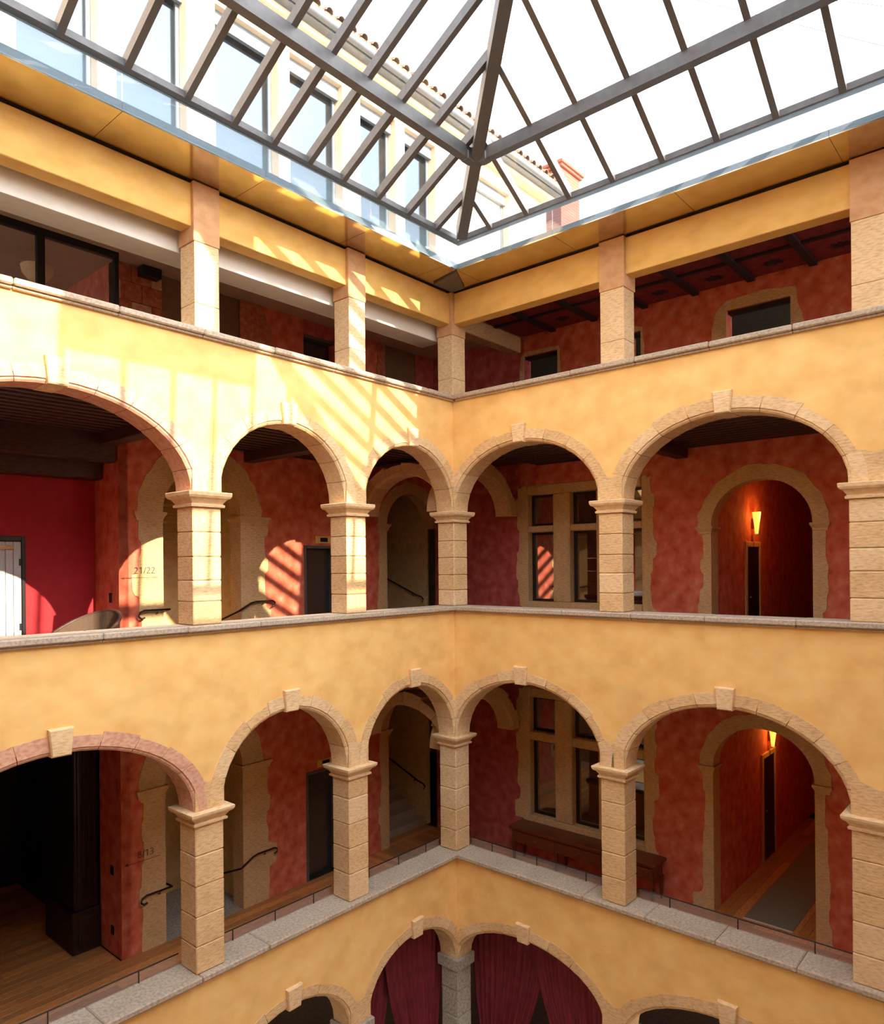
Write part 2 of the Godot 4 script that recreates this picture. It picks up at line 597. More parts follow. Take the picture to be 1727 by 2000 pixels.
func arch(t: Transform3D, uc: float, a: float, ys: float, b: float, mats: Array, sd: int, label: String, thick: float, w := 0.0, key := true, ring := 0.2) -> Node3D:
	var o := thing("stone_arch", label, "arch", t * Vector3(uc, ys, w - thick / 2.0), "stone arches of the arcades" if key else "stone arches across the galleries")
	var n := int(round(PI * (a + b) / 2.0 / 0.36 / 2.0)) * 2
	for i in n:
		var ro := ring * (1.0 + 0.22 * noise.get_noise_2d(i * 83.0, sd * 61.0) * 1.7)
		var t0 := PI * i / n
		var t1 := PI * (i + 1) / n
		var gap := 0.0035 / ((a + b) / 2.0)
		var secs := []
		for k in 3:
			var th := lerpf(t0 + gap, t1 - gap, k / 2.0)
			var sec := []
			for p in [[0.0, -thick - 0.006], [0.0, -0.034], [0.022, -0.012], [0.042, -0.012], [0.05, 0.008], [ro, 0.008], [ro, -thick - 0.006]]:
				sec.append(Vector3(uc + (a + p[0]) * cos(th), ys + (b + p[0]) * sin(th), w + p[1]))
			secs.append(sec)
		var g := MB.new(t)
		for k in 2:
			for q in 7:
				var r := (q + 1) % 7
				g.quad(secs[k][q], secs[k][r], secs[k + 1][r], secs[k + 1][q])
		for q in range(1, 6):
			g.tri(secs[0][0], secs[0][q + 1], secs[0][q])
			g.tri(secs[2][0], secs[2][q], secs[2][q + 1])
		put(g, "voussoir", mats[absi(int(noise.get_noise_2d(i * 191.0, sd * 17.0) * 9.0)) % mats.size()], o)
	if key:
		var g := MB.new(t)
		var y := ys + b
		var q := [Vector2(uc - 0.1, y - 0.012), Vector2(uc + 0.1, y - 0.012), Vector2(uc + 0.13, y + 0.285), Vector2(uc - 0.13, y + 0.285)]
		g.ext(PackedVector2Array(q), w - thick - 0.01, w + 0.045)
		# bevelled front
		var f := []
		for p in q:
			f.append(Vector3(p.x, p.y, w + 0.045))
		var c := Vector3(uc, y + 0.135, w + 0.06)
		var inner := []
		for p in f:
			inner.append(Vector3(lerpf(p.x, c.x, 0.1), lerpf(p.y, c.y, 0.1), w + 0.06))
		for k in 4:
			g.quad(f[k], f[(k + 1) % 4], inner[(k + 1) % 4], inner[k])
		g.quad(inner[0], inner[1], inner[2], inner[3])
		put(g, "keystone", M.stone_pale, o)
	return o


func moulding(g: MB, u0: float, u1: float, w0: float, w1: float, prof: Array) -> void:
	var rings := []
	for p in prof:
		var e: float = p[0]
		rings.append([Vector3(u0 - e, p[1], w0 - e), Vector3(u1 + e, p[1], w0 - e), Vector3(u1 + e, p[1], w1 + e), Vector3(u0 - e, p[1], w1 + e)])
	for i in rings.size() - 1:
		for k in 4:
			var out: Vector3 = [Vector3(0, 0, -1), Vector3(1, 0, 0), Vector3(0, 0, 1), Vector3(-1, 0, 0)][k]
			var tilt := 0.0
			if absf(prof[i + 1][1] - prof[i][1]) < 1e-4:
				tilt = 5.0 if prof[i + 1][0] < prof[i][0] else -5.0
			g.quado(rings[i][k], rings[i][(k + 1) % 4], rings[i + 1][(k + 1) % 4], rings[i + 1][k], out + Vector3(0, tilt, 0))
	g.quado(rings[0][0], rings[0][1], rings[0][2], rings[0][3], Vector3.DOWN)
	g.quado(rings[-1][0], rings[-1][1], rings[-1][2], rings[-1][3], Vector3.UP)


func pillar(t: Transform3D, u0: float, u1: float, y0: float, yb: float, yt: float, s: int, label: String) -> void:
	var o := thing("stone_pillar", label, "pillar", t * Vector3((u0 + u1) / 2.0, y0, -WALL / 2.0), "stone pillars of the arcades")
	var n := 5 if s > 0 else 7
	var y := y0
	for i in n:
		var e := yb if i == n - 1 else y + (yb - y0) / n * (1.0 + 0.22 * noise.get_noise_2d(i * 77.0, u0 * 300.0 + s * 91.0))
		var j := 0.006 * noise.get_noise_2d(i * 133.0, u0 * 170.0 + 40.0 * s)
		var m: Material = M.stone_grey if s == 0 else [M.stone_ochre, M.stone_pale, M.stone_ochre][absi(int(noise.get_noise_2d(i * 210.0, u0 * 90.0 + s * 5.0) * 9.0)) % 3]
		boxed(Vector3(u0 + 0.004 + j, y + 0.002, -WALL + 0.004), Vector3(u1 - 0.004 + j, e - 0.002, -0.002 + j), 0.012, "stone_block", m, o, t)
		y = e
	var g := MB.new(t)
	if s == 0:
		moulding(g, u0, u1, -WALL, 0.0, [[0.0, yb], [0.04, yb + 0.02], [0.045, yt - 0.02], [0.03, yt]])
	else:
		moulding(g, u0, u1, -WALL, 0.0, [[0.0, yb], [0.03, yb + 0.004], [0.034, yb + 0.03], [0.012, yb + 0.045], [0.02, yb + 0.06], [0.05, yb + 0.1], [0.082, yb + 0.118], [0.085, yb + 0.125], [0.095, yb + 0.14], [0.1, yt - 0.008], [0.092, yt]])
	put(g, "capital", M.stone_grey if s == 0 else M.stone_pale, o)
	# springer stone between the feet of the arches
	var top := wavy([Vector2(u1, yt + 0.4), Vector2((u0 + u1) / 2.0, yt + 0.34), Vector2(u0, yt + 0.42)], 0.02, int(u0 * 31.0) + s)
	top.append_array([Vector2(u0, yt), Vector2(u1, yt)])
	plate(t, top, -WALL - 0.004, 0.005, "springer", M.stone_ochre, get_node("wall_left" if t == TL else "wall_right"))


# ---------------------------------------------------------------- galleries: floors, ceilings
func structure(called: String, a: Vector3, b: Vector3, m: Material, label := "") -> MeshInstance3D:
	var o := boxed(a, b, 0.0, called, m)
	tag(o, label, "", "", "structure")
	return o


func group_structure(called: String, label: String) -> Node3D:
	var o := Node3D.new()
	o.name = numbered(called)
	add_child(o)
	org[o] = Vector3.ZERO
	tag(o, label, "", "", "structure")
	return o


func galleries() -> void:
	structure("floor", Vector3(-WALL, -0.2, -WALL), Vector3(15, 0, 14.5), M.stone_floor, "pale stone floor of the courtyard")
	structure("floor", Vector3(-7.2, -0.2, -9.6), Vector3(-WALL, 0, 14.5), M.wood_dark, "ground arcade floor behind the sunlit wall, timber coloured dark for shade")  # both arcade floors coloured dark so the gaps behind the curtains look shaded
	structure("floor", Vector3(-WALL, -0.2, -9.6), Vector3(15, 0, -WALL), M.wood_dark, "ground arcade floor behind the shaded wall, timber coloured dark for shade")
	# slabs between the storeys
	for s in [1, 2, 3]:
		var lo: float = CEILS[s - 1] + 0.03
		var hi: float = FLOORS[s] - (0.02 if s == 1 else 0.0)
		structure("floor", Vector3(-7.2, lo, -9.6), Vector3(-WALL, hi, 14.5), M.wood_dark, "%s gallery floor slab behind the sunlit wall" % ["", "lower", "upper", "top"][s])
		structure("floor", Vector3(-WALL, lo, -9.6), Vector3(15, hi, -WALL), M.wood_dark, "%s gallery floor slab behind the shaded wall" % ["", "lower", "upper", "top"][s])
		# parapet masonry behind the panels
		structure("wall_parapet", Vector3(-WALL, lo - 0.02, -WALL), Vector3(-WALL + 0.01, COPE_TOP[s] - 0.11, FAR_Z), M.plaster_beige)
		structure("wall_parapet", Vector3(-WALL, lo - 0.02, -WALL), Vector3(FAR_X, COPE_TOP[s] - 0.11, -WALL + 0.01), M.plaster_beige)
	# outer walls that close the house
	structure("wall_outer", Vector3(-7.4, -0.2, -9.6), Vector3(-7.2, 15.0, 14.5), M.plaster_beige)
	structure("wall_outer", Vector3(-7.4, -0.2, -9.8), Vector3(15, 15.0, -9.6), M.plaster_beige)
	# planks of the lower gallery floor
	var fl := group_structure("floor_boards", "oak boards of the lower gallery beside the sunlit wall")
	var fr := group_structure("floor_boards", "oak boards of the lower gallery beside the shaded wall")
	planks(fl, TL, -WALL, 8.0, LB, -WALL, 3)
	planks(fl, TL, 4.62, 8.0, -7.0, LB, 5)
	planks(fl, TL, -2.6, -1.02, -6.0, LB, 11)
	boxed(Vector3(2.3, 4.18, -4.4), Vector3(4.05, 4.2, LB), 0.0, "stone_flag", M.stone_grey, fl, TL)
	planks(fr, TR, LB, 7.2, RB, -WALL, 7)
	planks(fr, Transform3D(Basis(Vector3(0, 0, 1), Vector3(0, 1, 0), Vector3(1, 0, 0)), Vector3.ZERO), -8.6, RB, 3.5, 5.1, 9)
	# upper gallery ceilings: joists along the wall, beams across at the pillars
	var cl := group_structure("ceiling", "dark timber joist ceiling of the upper gallery behind the sunlit wall")
	var cr := group_structure("ceiling", "dark timber joist ceiling of the upper gallery behind the shaded wall")
	var y: float = CEILS[2]
	boxed(Vector3(-2.66, y, -0.38), Vector3(8.0, y + 0.02, -5.0), 0.0, "ceiling_board", M.wood_joist, cl, TL)
	boxed(Vector3(-2.78, y + 0.001, -0.38), Vector3(8.0, y + 0.021, -2.66), 0.0, "ceiling_board", M.wood_joist, cr, TR)
	var bays_l := [[-0.5, 2.17], [2.39, 4.67], [4.89, 8.0]]
	var bays_r := [[0.0, 2.9], [3.12, 6.3], [6.55, 8.0]]
	for side in 2:
		var t: Transform3D = [TL, TR][side]
		for bay in [bays_l, bays_r][side]:
			for i in 11:
				var w := -0.52 - i * 0.205
				boxed(Vector3(bay[0], y - 0.07, w - 0.09), Vector3(bay[1], y - 0.001, w), 0.006, "joist", M.wood_dark, [cl, cr][side], t)
		for u in [[2.28, 4.78], [3.01, 6.42]][side]:
			boxed(Vector3(u - 0.11, y - 0.24, [LB, RB][side]), Vector3(u + 0.11, y - 0.002, -WALL), 0.015, "cross_beam", M.wood_dark, [cl, cr][side], t)
	boxed(Vector3(4.62, 11.53, -3.55), Vector3(8.0, y - 0.002, -3.25), 0.015, "main_beam", M.wood_dark, cl, TL)
	boxed(Vector3(4.62, 11.75, -3.0), Vector3(8.0, y - 0.002, -2.78), 0.015, "main_beam", M.wood_dark, cl, TL)


func planks(o: Node3D, t: Transform3D, u0: float, u1: float, w0: float, w1: float, sd: int) -> void:
	var n := int(round((w1 - w0) / 0.14))
	var step := (w1 - w0) / n
	for i in n:
		var u := u0
		var j := 0
		while u < u1 - 0.05:
			var l := 1.5 + 1.1 * absf(noise.get_noise_2d(i * 120.0 + j * 310.0, sd * 70.0) * 2.0)
			if j == 0:
				l *= 0.35 + 0.65 * fposmod(i * 0.37, 1.0)
			var e := minf(u + l, u1)
			if u1 - e < 0.3:
				e = u1
			boxed(Vector3(u + 0.001, FLOORS[1] - 0.02, w0 + i * step + 0.0015), Vector3(e - 0.001, FLOORS[1], w0 + (i + 1) * step - 0.0015), 0.002, "plank", M["plank_%d" % (absi(int(noise.get_noise_2d(i * 170.0 + 37.0 * j, sd * 300.0 + j * 90.0) * 10.0)) % 3)], o, t)
			u = e
			j += 1


# irregular stone surround standing a little proud of a plastered wall: inner edge exact, outer edge toothed
func quoins(t: Transform3D, w: float, u_in: float, u_out: float, y0: float, y1: float, sd: int, m: Material, parent: Node3D) -> void:
	var d := signf(u_out - u_in)
	var steps := []
	var y := y0
	var k := 0
	while y < y1:
		var h := 0.24 + 0.2 * absf(noise.get_noise_2d(k * 140.0, sd * 57.0) * 2.0)
		var r := noise.get_noise_2d(k * 260.0 + 31.0, sd * 23.0) * 1.8
		steps.append([y + h, maxf(-0.05, 0.15 * r if k % 2 == 0 else 0.04 * r)])
		y += h
		k += 1
	var poly := PackedVector2Array()
	var n := int((y1 - y0) / 0.03)
	k = 0
	var x: float = steps[0][1]
	for i in n + 1:
		y = lerpf(y0, y1, float(i) / n)
		while k < steps.size() - 1 and y > steps[k][0]:
			k += 1
		x = lerpf(x, steps[k][1], 0.62)
		poly.append(Vector2(u_out + d * (x + 0.018 * noise.get_noise_2d(y * 330.0, sd * 91.0)), y))
	poly.append(Vector2(u_in - d * 0.008, y1))
	poly.append(Vector2(u_in - d * 0.008, y0))
	plate(t, poly, w - 0.302, w + 0.012, "stone_surround", m, parent)


func ring(t: Transform3D, w: float, uc: float, a: float, ys: float, b: float, wide: float, sd: int, m: Material, parent: Node3D, depth := 0.012) -> void:
	var outer := wavy(arc(uc, a, ys, b, wide, 0.0, PI, 18), 0.03, sd, 0.07)
	for p in arc(uc, a, ys, b, -0.008, PI, 0.0, 24):
		outer.append(p)
	plate(t, outer, w - 0.302, w + depth, "stone_ring", m, parent)


# ---------------------------------------------------------------- left gallery, back wall x = -2.78
func left_back() -> void:
	for s in [1, 2]:
		var y0: float = FLOORS[s]
		var y1: float = CEILS[s]
		var name_s: String = STOREY[s]
		var sp: float = [0.0, 6.7, 11.03][s]
		var wall := group_structure("wall_gallery", "red limewashed back wall of the %s gallery with lift door and stair arches" % name_s)
		# outline with three openings that reach the floor: stair arch, lift, stair hall arch
		var p := [Vector2(-0.92, y0), Vector2(0.3, y0), Vector2(0.3, y0 + 2.03), Vector2(1.08, y0 + 2.03), Vector2(1.08, y0), Vector2(2.46, y0)]
		p.append_array(arc(3.18, 0.72, sp, 0.74, 0.0))
		p.append_array([Vector2(3.9, y0), Vector2(4.6, y0), Vector2(4.6, y1), Vector2(-2.64, y1), Vector2(-2.64, sp + 0.1)])
		p.append_array(arc(-1.84, 0.74, sp - 0.05, 0.74, 0.0))
		p.append(Vector2(-1.1, y0))
		p.append(Vector2(-0.92, y0))
		plate(TL, PackedVector2Array(p), LB - 0.3, LB, "plaster_panel", M.plaster_red, wall)
		# stonework round the openings
		quoins(TL, LB, 2.46, 1.92, y0, sp - 0.12, 3 + s, M.stone_ochre, wall)
		quoins(TL, LB, 3.9, 4.3, y0, sp - 0.12, 5 + s, M.stone_ochre, wall)
		quoins(TL, LB, -1.1, -0.86, y0, sp - 0.15, 8 + s, M.stone_ochre, wall)
		ring(TL, LB, 3.18, 0.72, sp, 0.74, 0.42, 4 + s, M.stone_ochre, wall)
		ring(TL, LB, -1.84, 0.74, sp - 0.05, 0.74, 0.24, 9 + s, M.stone_ochre, wall)
		for c in [[1.92, 2.46], [3.9, 4.32], [-1.14, -0.86]]:
			var g := MB.new(TL)
			moulding(g, c[0], c[1], LB - 0.3, LB + 0.01, [[0.0, sp - 0.15], [0.012, sp - 0.14], [0.012, sp - 0.11], [0.035, sp - 0.06], [0.05, sp - 0.04], [0.05, sp]])
			put(g, "impost", M.stone_ochre, wall)
		# stair hall behind the arch
		var hall := group_structure("wall_stairhall", "beige plastered stair hall seen through the %s arch" % name_s)
		boxed(Vector3(2.2, y0, -4.5), Vector3(4.2, y1, -4.4), 0.0, "plaster_panel", M.plaster_beige, hall, TL)
		boxed(Vector3(2.2, y0, -4.4), Vector3(2.3, y1, LB - 0.3), 0.0, "plaster_panel", M.plaster_beige, hall, TL)
		boxed(Vector3(4.05, y0, -4.4), Vector3(4.2, y1, LB - 0.3), 0.0, "plaster_panel", M.plaster_beige, hall, TL)
		# the stairwell at the corner
		var well := group_structure("wall_stairwell", "plastered stairwell at the corner of the %s gallery" % name_s)
		boxed(Vector3(-1.0, y0, -6.0), Vector3(-0.9, y1, LB - 0.3), 0.0, "plaster_panel", M.plaster_beige, well, TL)
		boxed(Vector3(-2.65, y0, -6.1), Vector3(-0.9, y1, -6.0), 0.0, "plaster_panel", M.plaster_beige, well, TL)
		boxed(Vector3(-2.75, y0, -6.1), Vector3(-2.62, y1, LB - 0.3), 0.0, "plaster_panel", M.plaster_beige, well, TL)
		var st := thing("staircase", "stone steps climbing inside the %s corner stairwell" % name_s, "stairs", Vector3(-3.1, y0, -1.8), "corner stone stairs")
		for i in 9:
			boxed(Vector3(-2.61, y0, -3.09 - i * 0.29 - 0.31), Vector3(-1.01, y0 + 0.165 * (i + 1), -3.09 - i * 0.29), 0.008, "step", M.stone_coping, st, TL)
		# transverse arches where the galleries meet
		arch(TR, -1.36, 0.96, sp + 0.1, 0.72, [M.stone_ochre, M.stone_pale], 60 + s, "stone arch across the %s gallery in front of the corner stair" % name_s, 0.34, -0.1, false, 0.24)
		arch(TL, -1.33, 0.93, sp + 0.1, 0.76, [M.stone_ochre, M.stone_pale], 70 + s, "stone arch across the %s gallery beside the mullioned window" % name_s, 0.34, -0.42, false, 0.26)
		lift_door(s)
		# handrails
		rail("stair_handrail", "wrought iron handrail rising in the %s corner stairwell" % name_s, [Vector3(-4.9, y0 + 1.63, -2.55), Vector3(-4.4, y0 + 1.41, -2.55), Vector3(-3.25, y0 + 0.97, -2.55), Vector3(-3.12, y0 + 0.94, -2.55), Vector3(-3.06, y0 + 0.88, -2.55), Vector3(-3.1, y0 + 0.82, -2.55)], [Vector3(-4.4, y0 + 1.41, -2.55), Vector3(-3.4, y0 + 1.02, -2.55)], Vector3(0, 0, -0.07))
		var d := y0 + 1.05 if s == 2 else y0 + 0.9
		rail("wall_handrail", "curled iron handrail on the right jamb of the %s stair arch" % name_s, [Vector3(-3.6, d - 0.5, 2.75), Vector3(LB + 0.07, d - 0.15, 2.55), Vector3(LB + 0.07, d - 0.02, 2.3), Vector3(LB + 0.07, d, 2.2), Vector3(LB + 0.07, d, 1.85), Vector3(LB + 0.07, d - 0.03, 1.8), Vector3(LB + 0.07, d - 0.08, 1.8), Vector3(LB + 0.07, d - 0.1, 1.86)], [Vector3(LB + 0.07, d, 2.05)], Vector3(-0.07, 0, 0))
		var e := y0 + 1.0 if s == 2 else y0 + 0.88
		rail("wall_handrail", "curled iron handrail on the left jamb of the %s stair arch" % name_s, [Vector3(-3.4, e - 0.12, 3.7), Vector3(LB + 0.07, e, 3.82), Vector3(LB + 0.07, e, 4.24), Vector3(LB + 0.07, e - 0.03, 4.31), Vector3(LB + 0.07, e - 0.09, 4.33), Vector3(LB + 0.07, e - 0.13, 4.28), Vector3(LB + 0.07, e - 0.11, 4.23)], [Vector3(LB + 0.07, e, 4.02)], Vector3(-0.07, 0, 0))
	# slatted timber screen in the upper stair hall
	var sc := thing("slat_screen", "slatted timber screen high in the upper stair arch", "screen", Vector3(-3.6, 10.5, 3.5))
	for i in 9:
		boxed(Vector3(3.0, 10.52 + i * 0.145, -3.66), Vector3(4.04, 10.62 + i * 0.145, -3.62), 0.006, "slat", M.wood_slat, sc, TL)
	for u in [3.0, 4.0]:
		boxed(Vector3(u, 10.45, -3.7), Vector3(u + 0.04, 11.85, -3.66), 0.004, "post", M.wood_slat, sc, TL)
	# upper recess behind the wide arch
	var rec := group_structure("wall_recess", "smooth crimson wall of the recess behind the wide upper arch")
	boxed(Vector3(4.6, 8.49, -3.7), Vector3(8.2, 12.2, -3.58), 0.0, "plaster_panel", M.paint_red, rec, TL)
	boxed(Vector3(4.45, 8.49, -3.6), Vector3(4.6, 12.2, LB), 0.0, "plaster_panel", M.plaster_red, rec, TL)
	boxed(Vector3(8.1, 8.49, -3.6), Vector3(8.25, 12.2, -WALL), 0.0, "plaster_panel", M.plaster_red, rec, TL)
	# lower recess: a deep room, its wood panels near-black to hold the shade
	var room := group_structure("wall_room", "deep room behind the wide lower arch with shade put into its near-black panels")
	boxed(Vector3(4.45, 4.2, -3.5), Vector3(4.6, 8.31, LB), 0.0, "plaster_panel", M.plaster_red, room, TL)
	boxed(Vector3(4.45, 4.2, -7.1), Vector3(4.6, 8.31, -3.5), 0.0, "shade_coloured_panel", M.wood_black, room, TL)
	boxed(Vector3(4.45, 4.2, -7.2), Vector3(8.2, 8.31, -7.05), 0.0, "shade_coloured_panel", M.wood_black, room, TL)
	boxed(Vector3(8.1, 4.2, -7.2), Vector3(8.25, 8.31, -WALL), 0.0, "plaster_panel", M.plaster_purple, room, TL)
	boxed(Vector3(LB, 4.2, RB - 6.9), Vector3(LB - 0.1, 12.2, RB - 6.8), 0.0, "plaster_panel", M.plaster_beige, room)


func lift_door(s: int) -> void:
	var y: float = FLOORS[s]
	var o := thing("lift_door", "brushed steel lift door in the red wall of the %s gallery" % STOREY[s], "lift door", Vector3(LB, y, 0.69), "lift doors")
	boxed(Vector3(1.03, y, LB - 0.16), Vector3(1.085, y + 2.06, LB + 0.015), 0.004, "frame", M.steel, o, TL)
	boxed(Vector3(0.295, y, LB - 0.16), Vector3(0.35, y + 2.06, LB + 0.015), 0.004, "frame", M.steel, o, TL)
	boxed(Vector3(0.35, y + 2.0, LB - 0.16), Vector3(1.03, y + 2.06, LB + 0.015), 0.004, "frame", M.steel, o, TL)
	boxed(Vector3(0.62, y + 0.02, LB - 0.13), Vector3(1.03, y + 2.0, LB - 0.1), 0.003, "door_panel", M.inox, o, TL)
	boxed(Vector3(0.35, y + 0.02, LB - 0.16), Vector3(0.62, y + 2.0, LB - 0.14), 0.003, "door_panel", M.inox, o, TL)
	boxed(Vector3(0.3, y + 0.001, LB - 0.3), Vector3(1.08, y + 0.018, LB), 0.002, "threshold", M.inox, o, TL)
	var p := thing("floor_indicator", "small yellow floor indicator plate above the %s lift door" % STOREY[s], "sign", Vector3(LB, y + 2.1, 0.6), "lift floor indicators")
	boxed(Vector3(0.36, y + 2.1, LB), Vector3(0.82, y + 2.24, LB + 0.02), 0.004, "plate", M.beam_yellow, p, TL)
	boxed(Vector3(0.52, y + 2.13, LB + 0.018), Vector3(0.7, y + 2.21, LB + 0.026), 0.002, "display", M.black_metal, p, TL)


func rail(called: String, label: String, path: Array, brackets: Array, to: Vector3) -> void:
	var lo := Vector3.INF
	for p in path:
		lo = lo.min(p)
	var o := thing(called, label, "handrail", lo, "iron handrails")
	var g := MB.new()
	g.tube(path, 0.016, 8)
	put(g, "rail", M.iron, o)
	for p in brackets:
		var b := MB.new()
		b.tube([p, p + Vector3(0, -0.05, 0), p + Vector3(0, -0.07, 0) + to], 0.008, 6)
		put(b, "bracket", M.iron, o)


# ---------------------------------------------------------------- right gallery, back wall z = -2.65
func right_back() -> void:
	for s in [1, 2]:
		var y0: float = FLOORS[s]
		var y1: float = CEILS[s]
		var name_s: String = STOREY[s]
		var sp: float = [0.0, 6.68, 10.77][s]
		var head: float = [0.0, 7.45, 11.56][s]
		var tr0: float = [0.0, 6.57, 10.8][s]
		var tr1: float = [0.0, 6.75, 10.93][s]
		var sill: float = [0.0, 5.04, 9.4][s]
		var wall := group_structure("wall_gallery", "red limewashed back wall of the %s gallery with mullioned window and corridor arch" % name_s)
		boxed(Vector3(-2.78, y0, RB - 0.3), Vector3(-0.42, y1, RB), 0.0, "plaster_panel", M.plaster_purple, wall, TR)
		boxed(Vector3(-0.42, y0, RB - 0.3), Vector3(2.38, sill - 0.16, RB), 0.0, "plaster_panel", M.plaster_red, wall, TR)
		boxed(Vector3(-0.42, head + 0.2, RB - 0.3), Vector3(2.38, y1, RB), 0.0, "plaster_panel", M.plaster_red, wall, TR)
		var p := [Vector2(2.38, y0), Vector2(3.5, y0)]
		p.append_array(arc(4.3, 0.8, sp, 0.76, 0.0))
		p.append_array([Vector2(5.1, y0), Vector2(8.2, y0), Vector2(8.2, y1), Vector2(2.38, y1)])
		plate(TR, PackedVector2Array(p), RB - 0.3, RB, "plaster_panel", M.plaster_red, wall)
		boxed(Vector3(8.1, y0, RB), Vector3(8.25, y1, -WALL), 0.0, "plaster_panel", M.plaster_red, wall, TR)
		quoins(TR, RB, 3.5, 3.32, y0, sp - 0.12, 13 + s, M.stone_ochre, wall)
		quoins(TR, RB, 5.1, 5.28, y0, sp - 0.12, 15 + s, M.stone_ochre, wall)
		quoins(TR, RB, -0.4, -0.5, sill - 0.1, head + 0.15, 17 + s, M.stone_ochre, wall)
		quoins(TR, RB, 2.36, 2.46, sill - 0.4, head + 0.15, 19 + s, M.stone_ochre, wall)
		ring(TR, RB, 4.3, 0.8, sp, 0.76, 0.23, 14 + s, M.stone_ochre, wall)
		for c in [[3.3, 3.5], [5.1, 5.3]]:
			var g := MB.new(TR)
			moulding(g, c[0], c[1], RB - 0.3, RB + 0.01, [[0.0, sp - 0.13], [0.01, sp - 0.12], [0.01, sp - 0.09], [0.035, sp - 0.05], [0.045, sp - 0.03], [0.045, sp]])
			put(g, "impost", M.stone_ochre, wall)
		# mullioned window
		var win := group_structure("window_%d" % s, "stone mullioned window of the %s gallery with dark reflecting panes" % name_s)
		var cols := [-0.24, 0.36, 0.74, 1.32, 1.66, 2.24]
		var stone := [[-0.41, sill - 0.16, -0.24, head + 0.2], [2.24, sill - 0.16, 2.37, head + 0.2], [0.36, sill, 0.74, head], [1.32, sill, 1.66, head]]
		for q in stone:
			boxed(Vector3(q[0], q[1], RB - 0.28), Vector3(q[2], q[3], RB + 0.012), 0.02, "mullion", M.stone_ochre, win, TR)
		boxed(Vector3(-0.24, head, RB - 0.28), Vector3(2.24, head + 0.2, RB + 0.012), 0.02, "lintel", M.stone_ochre, win, TR)
		boxed(Vector3(-0.24, sill - 0.16, RB - 0.28), Vector3(2.24, sill, RB + 0.03), 0.015, "window_sill", M.stone_ochre, win, TR)
		for i in 3:
			var a: float = cols[i * 2]
			var b: float = cols[i * 2 + 1]
			boxed(Vector3(a, tr0, RB - 0.27), Vector3(b, tr1, RB - 0.005), 0.018, "transom", M.stone_ochre, win, TR)
			for q in [[sill, tr0], [tr1, head]]:
				var sg := MB.new(TR)
				for e in [[a, q[0], a + 0.05, q[1]], [b - 0.05, q[0], b, q[1]], [a + 0.05, q[0], b - 0.05, q[0] + 0.05], [a + 0.05, q[1] - 0.05, b - 0.05, q[1]]]:
					sg.box(Vector3(e[0], e[1], RB - 0.2), Vector3(e[2], e[3], RB - 0.15), 0.006)
				var sash := put(sg, "sash", M.wood_black, win)
				boxed(Vector3(a + 0.04, q[0] + 0.04, RB - 0.19), Vector3(b - 0.04, q[1] - 0.04, RB - 0.18), 0.0, "pane", M.mirror_glass, sash, TR)
		boxed(Vector3(-0.42, y0, RB - 0.5), Vector3(2.38, y1, RB - 0.31), 0.0, "backing", M.wood_black, win, TR)
		# corridor
		var co := group_structure("wall_corridor", "dim red corridor behind the %s arch" % name_s)
		boxed(Vector3(3.35, y0, -9.0), Vector3(3.5, y1, RB - 0.3), 0.0, "plaster_panel", M.plaster_red, co, TR)
		boxed(Vector3(5.1, y0, -9.0), Vector3(5.25, y1, RB - 0.3), 0.0, "plaster_panel", M.plaster_red, co, TR)
		boxed(Vector3(3.35, y0, -9.1), Vector3(5.25, y1, -9.0), 0.0, "plaster_panel", M.plaster_purple, co, TR)
		var dz: float = [0.0, -5.2, -4.35][s]
		var dh: float = [0.0, 2.05, 1.96][s]
		var d := thing("corridor_door", "narrow door with pale stone frame in the %s corridor" % name_s, "door", Vector3(3.5, y0, dz - 0.45), "corridor doors")
		for q in [[dz, dz - 0.1, 0.0, dh + 0.1], [dz - 0.8, dz - 0.9, 0.0, dh + 0.1], [dz - 0.1, dz - 0.8, dh, dh + 0.1]]:
			boxed(Vector3(q[0], y0 + q[2], 3.49), Vector3(q[1], y0 + q[3], 3.53), 0.008, "frame", M.stone_ochre, d, TL)
		var leaf := boxed(Vector3(dz - 0.1, y0 + 0.01, 3.501), Vector3(dz - 0.8, y0 + dh, 3.512), 0.002, "leaf", M.wood_black, d, TL)
		var kb := MB.new()
		kb.lathe(Vector3(3.54, y0 + 1.0, dz - 0.2), [Vector2(0, -0.025), Vector2(0.022, -0.015), Vector2(0.025, 0.0), Vector2(0.022, 0.015), Vector2(0, 0.025)], 10)
		put(kb, "knob", M.brass, leaf)
		sconce(Vector3(3.5, [0.0, 6.44, 10.7][s], [0.0, -5.68, -4.79][s]), "glowing tapered wall lamp in the %s corridor" % name_s)


func sconce(at: Vector3, label: String) -> void:
	var o := thing("wall_lamp", label, "lamp", at, "corridor wall lamps")
	var g := MB.new()
	g.lathe(at + Vector3(0.085, 0, 0), [Vector2(0.0, 0.0), Vector2(0.028, 0.0), Vector2(0.078, 0.42), Vector2(0.07, 0.42), Vector2(0.022, 0.02)], 16)
	put(g, "lamp_shade", M.lamp, o)
	boxed(at + Vector3(0, 0.1, -0.03), at + Vector3(0.05, 0.3, 0.03), 0.005, "bracket", M.brass, o)
	var l := OmniLight3D.new()
	l.name = "lamp_light"
	l.position = at + Vector3(0.2, 0.34, 0.0)
	l.light_color = Color(1.0, 0.62, 0.26)
	l.light_energy = 0.28
	l.light_size = 0.06
	l.omni_range = 12.0
	l.omni_attenuation = 2.0
	l.shadow_enabled = true
	add_child(l)


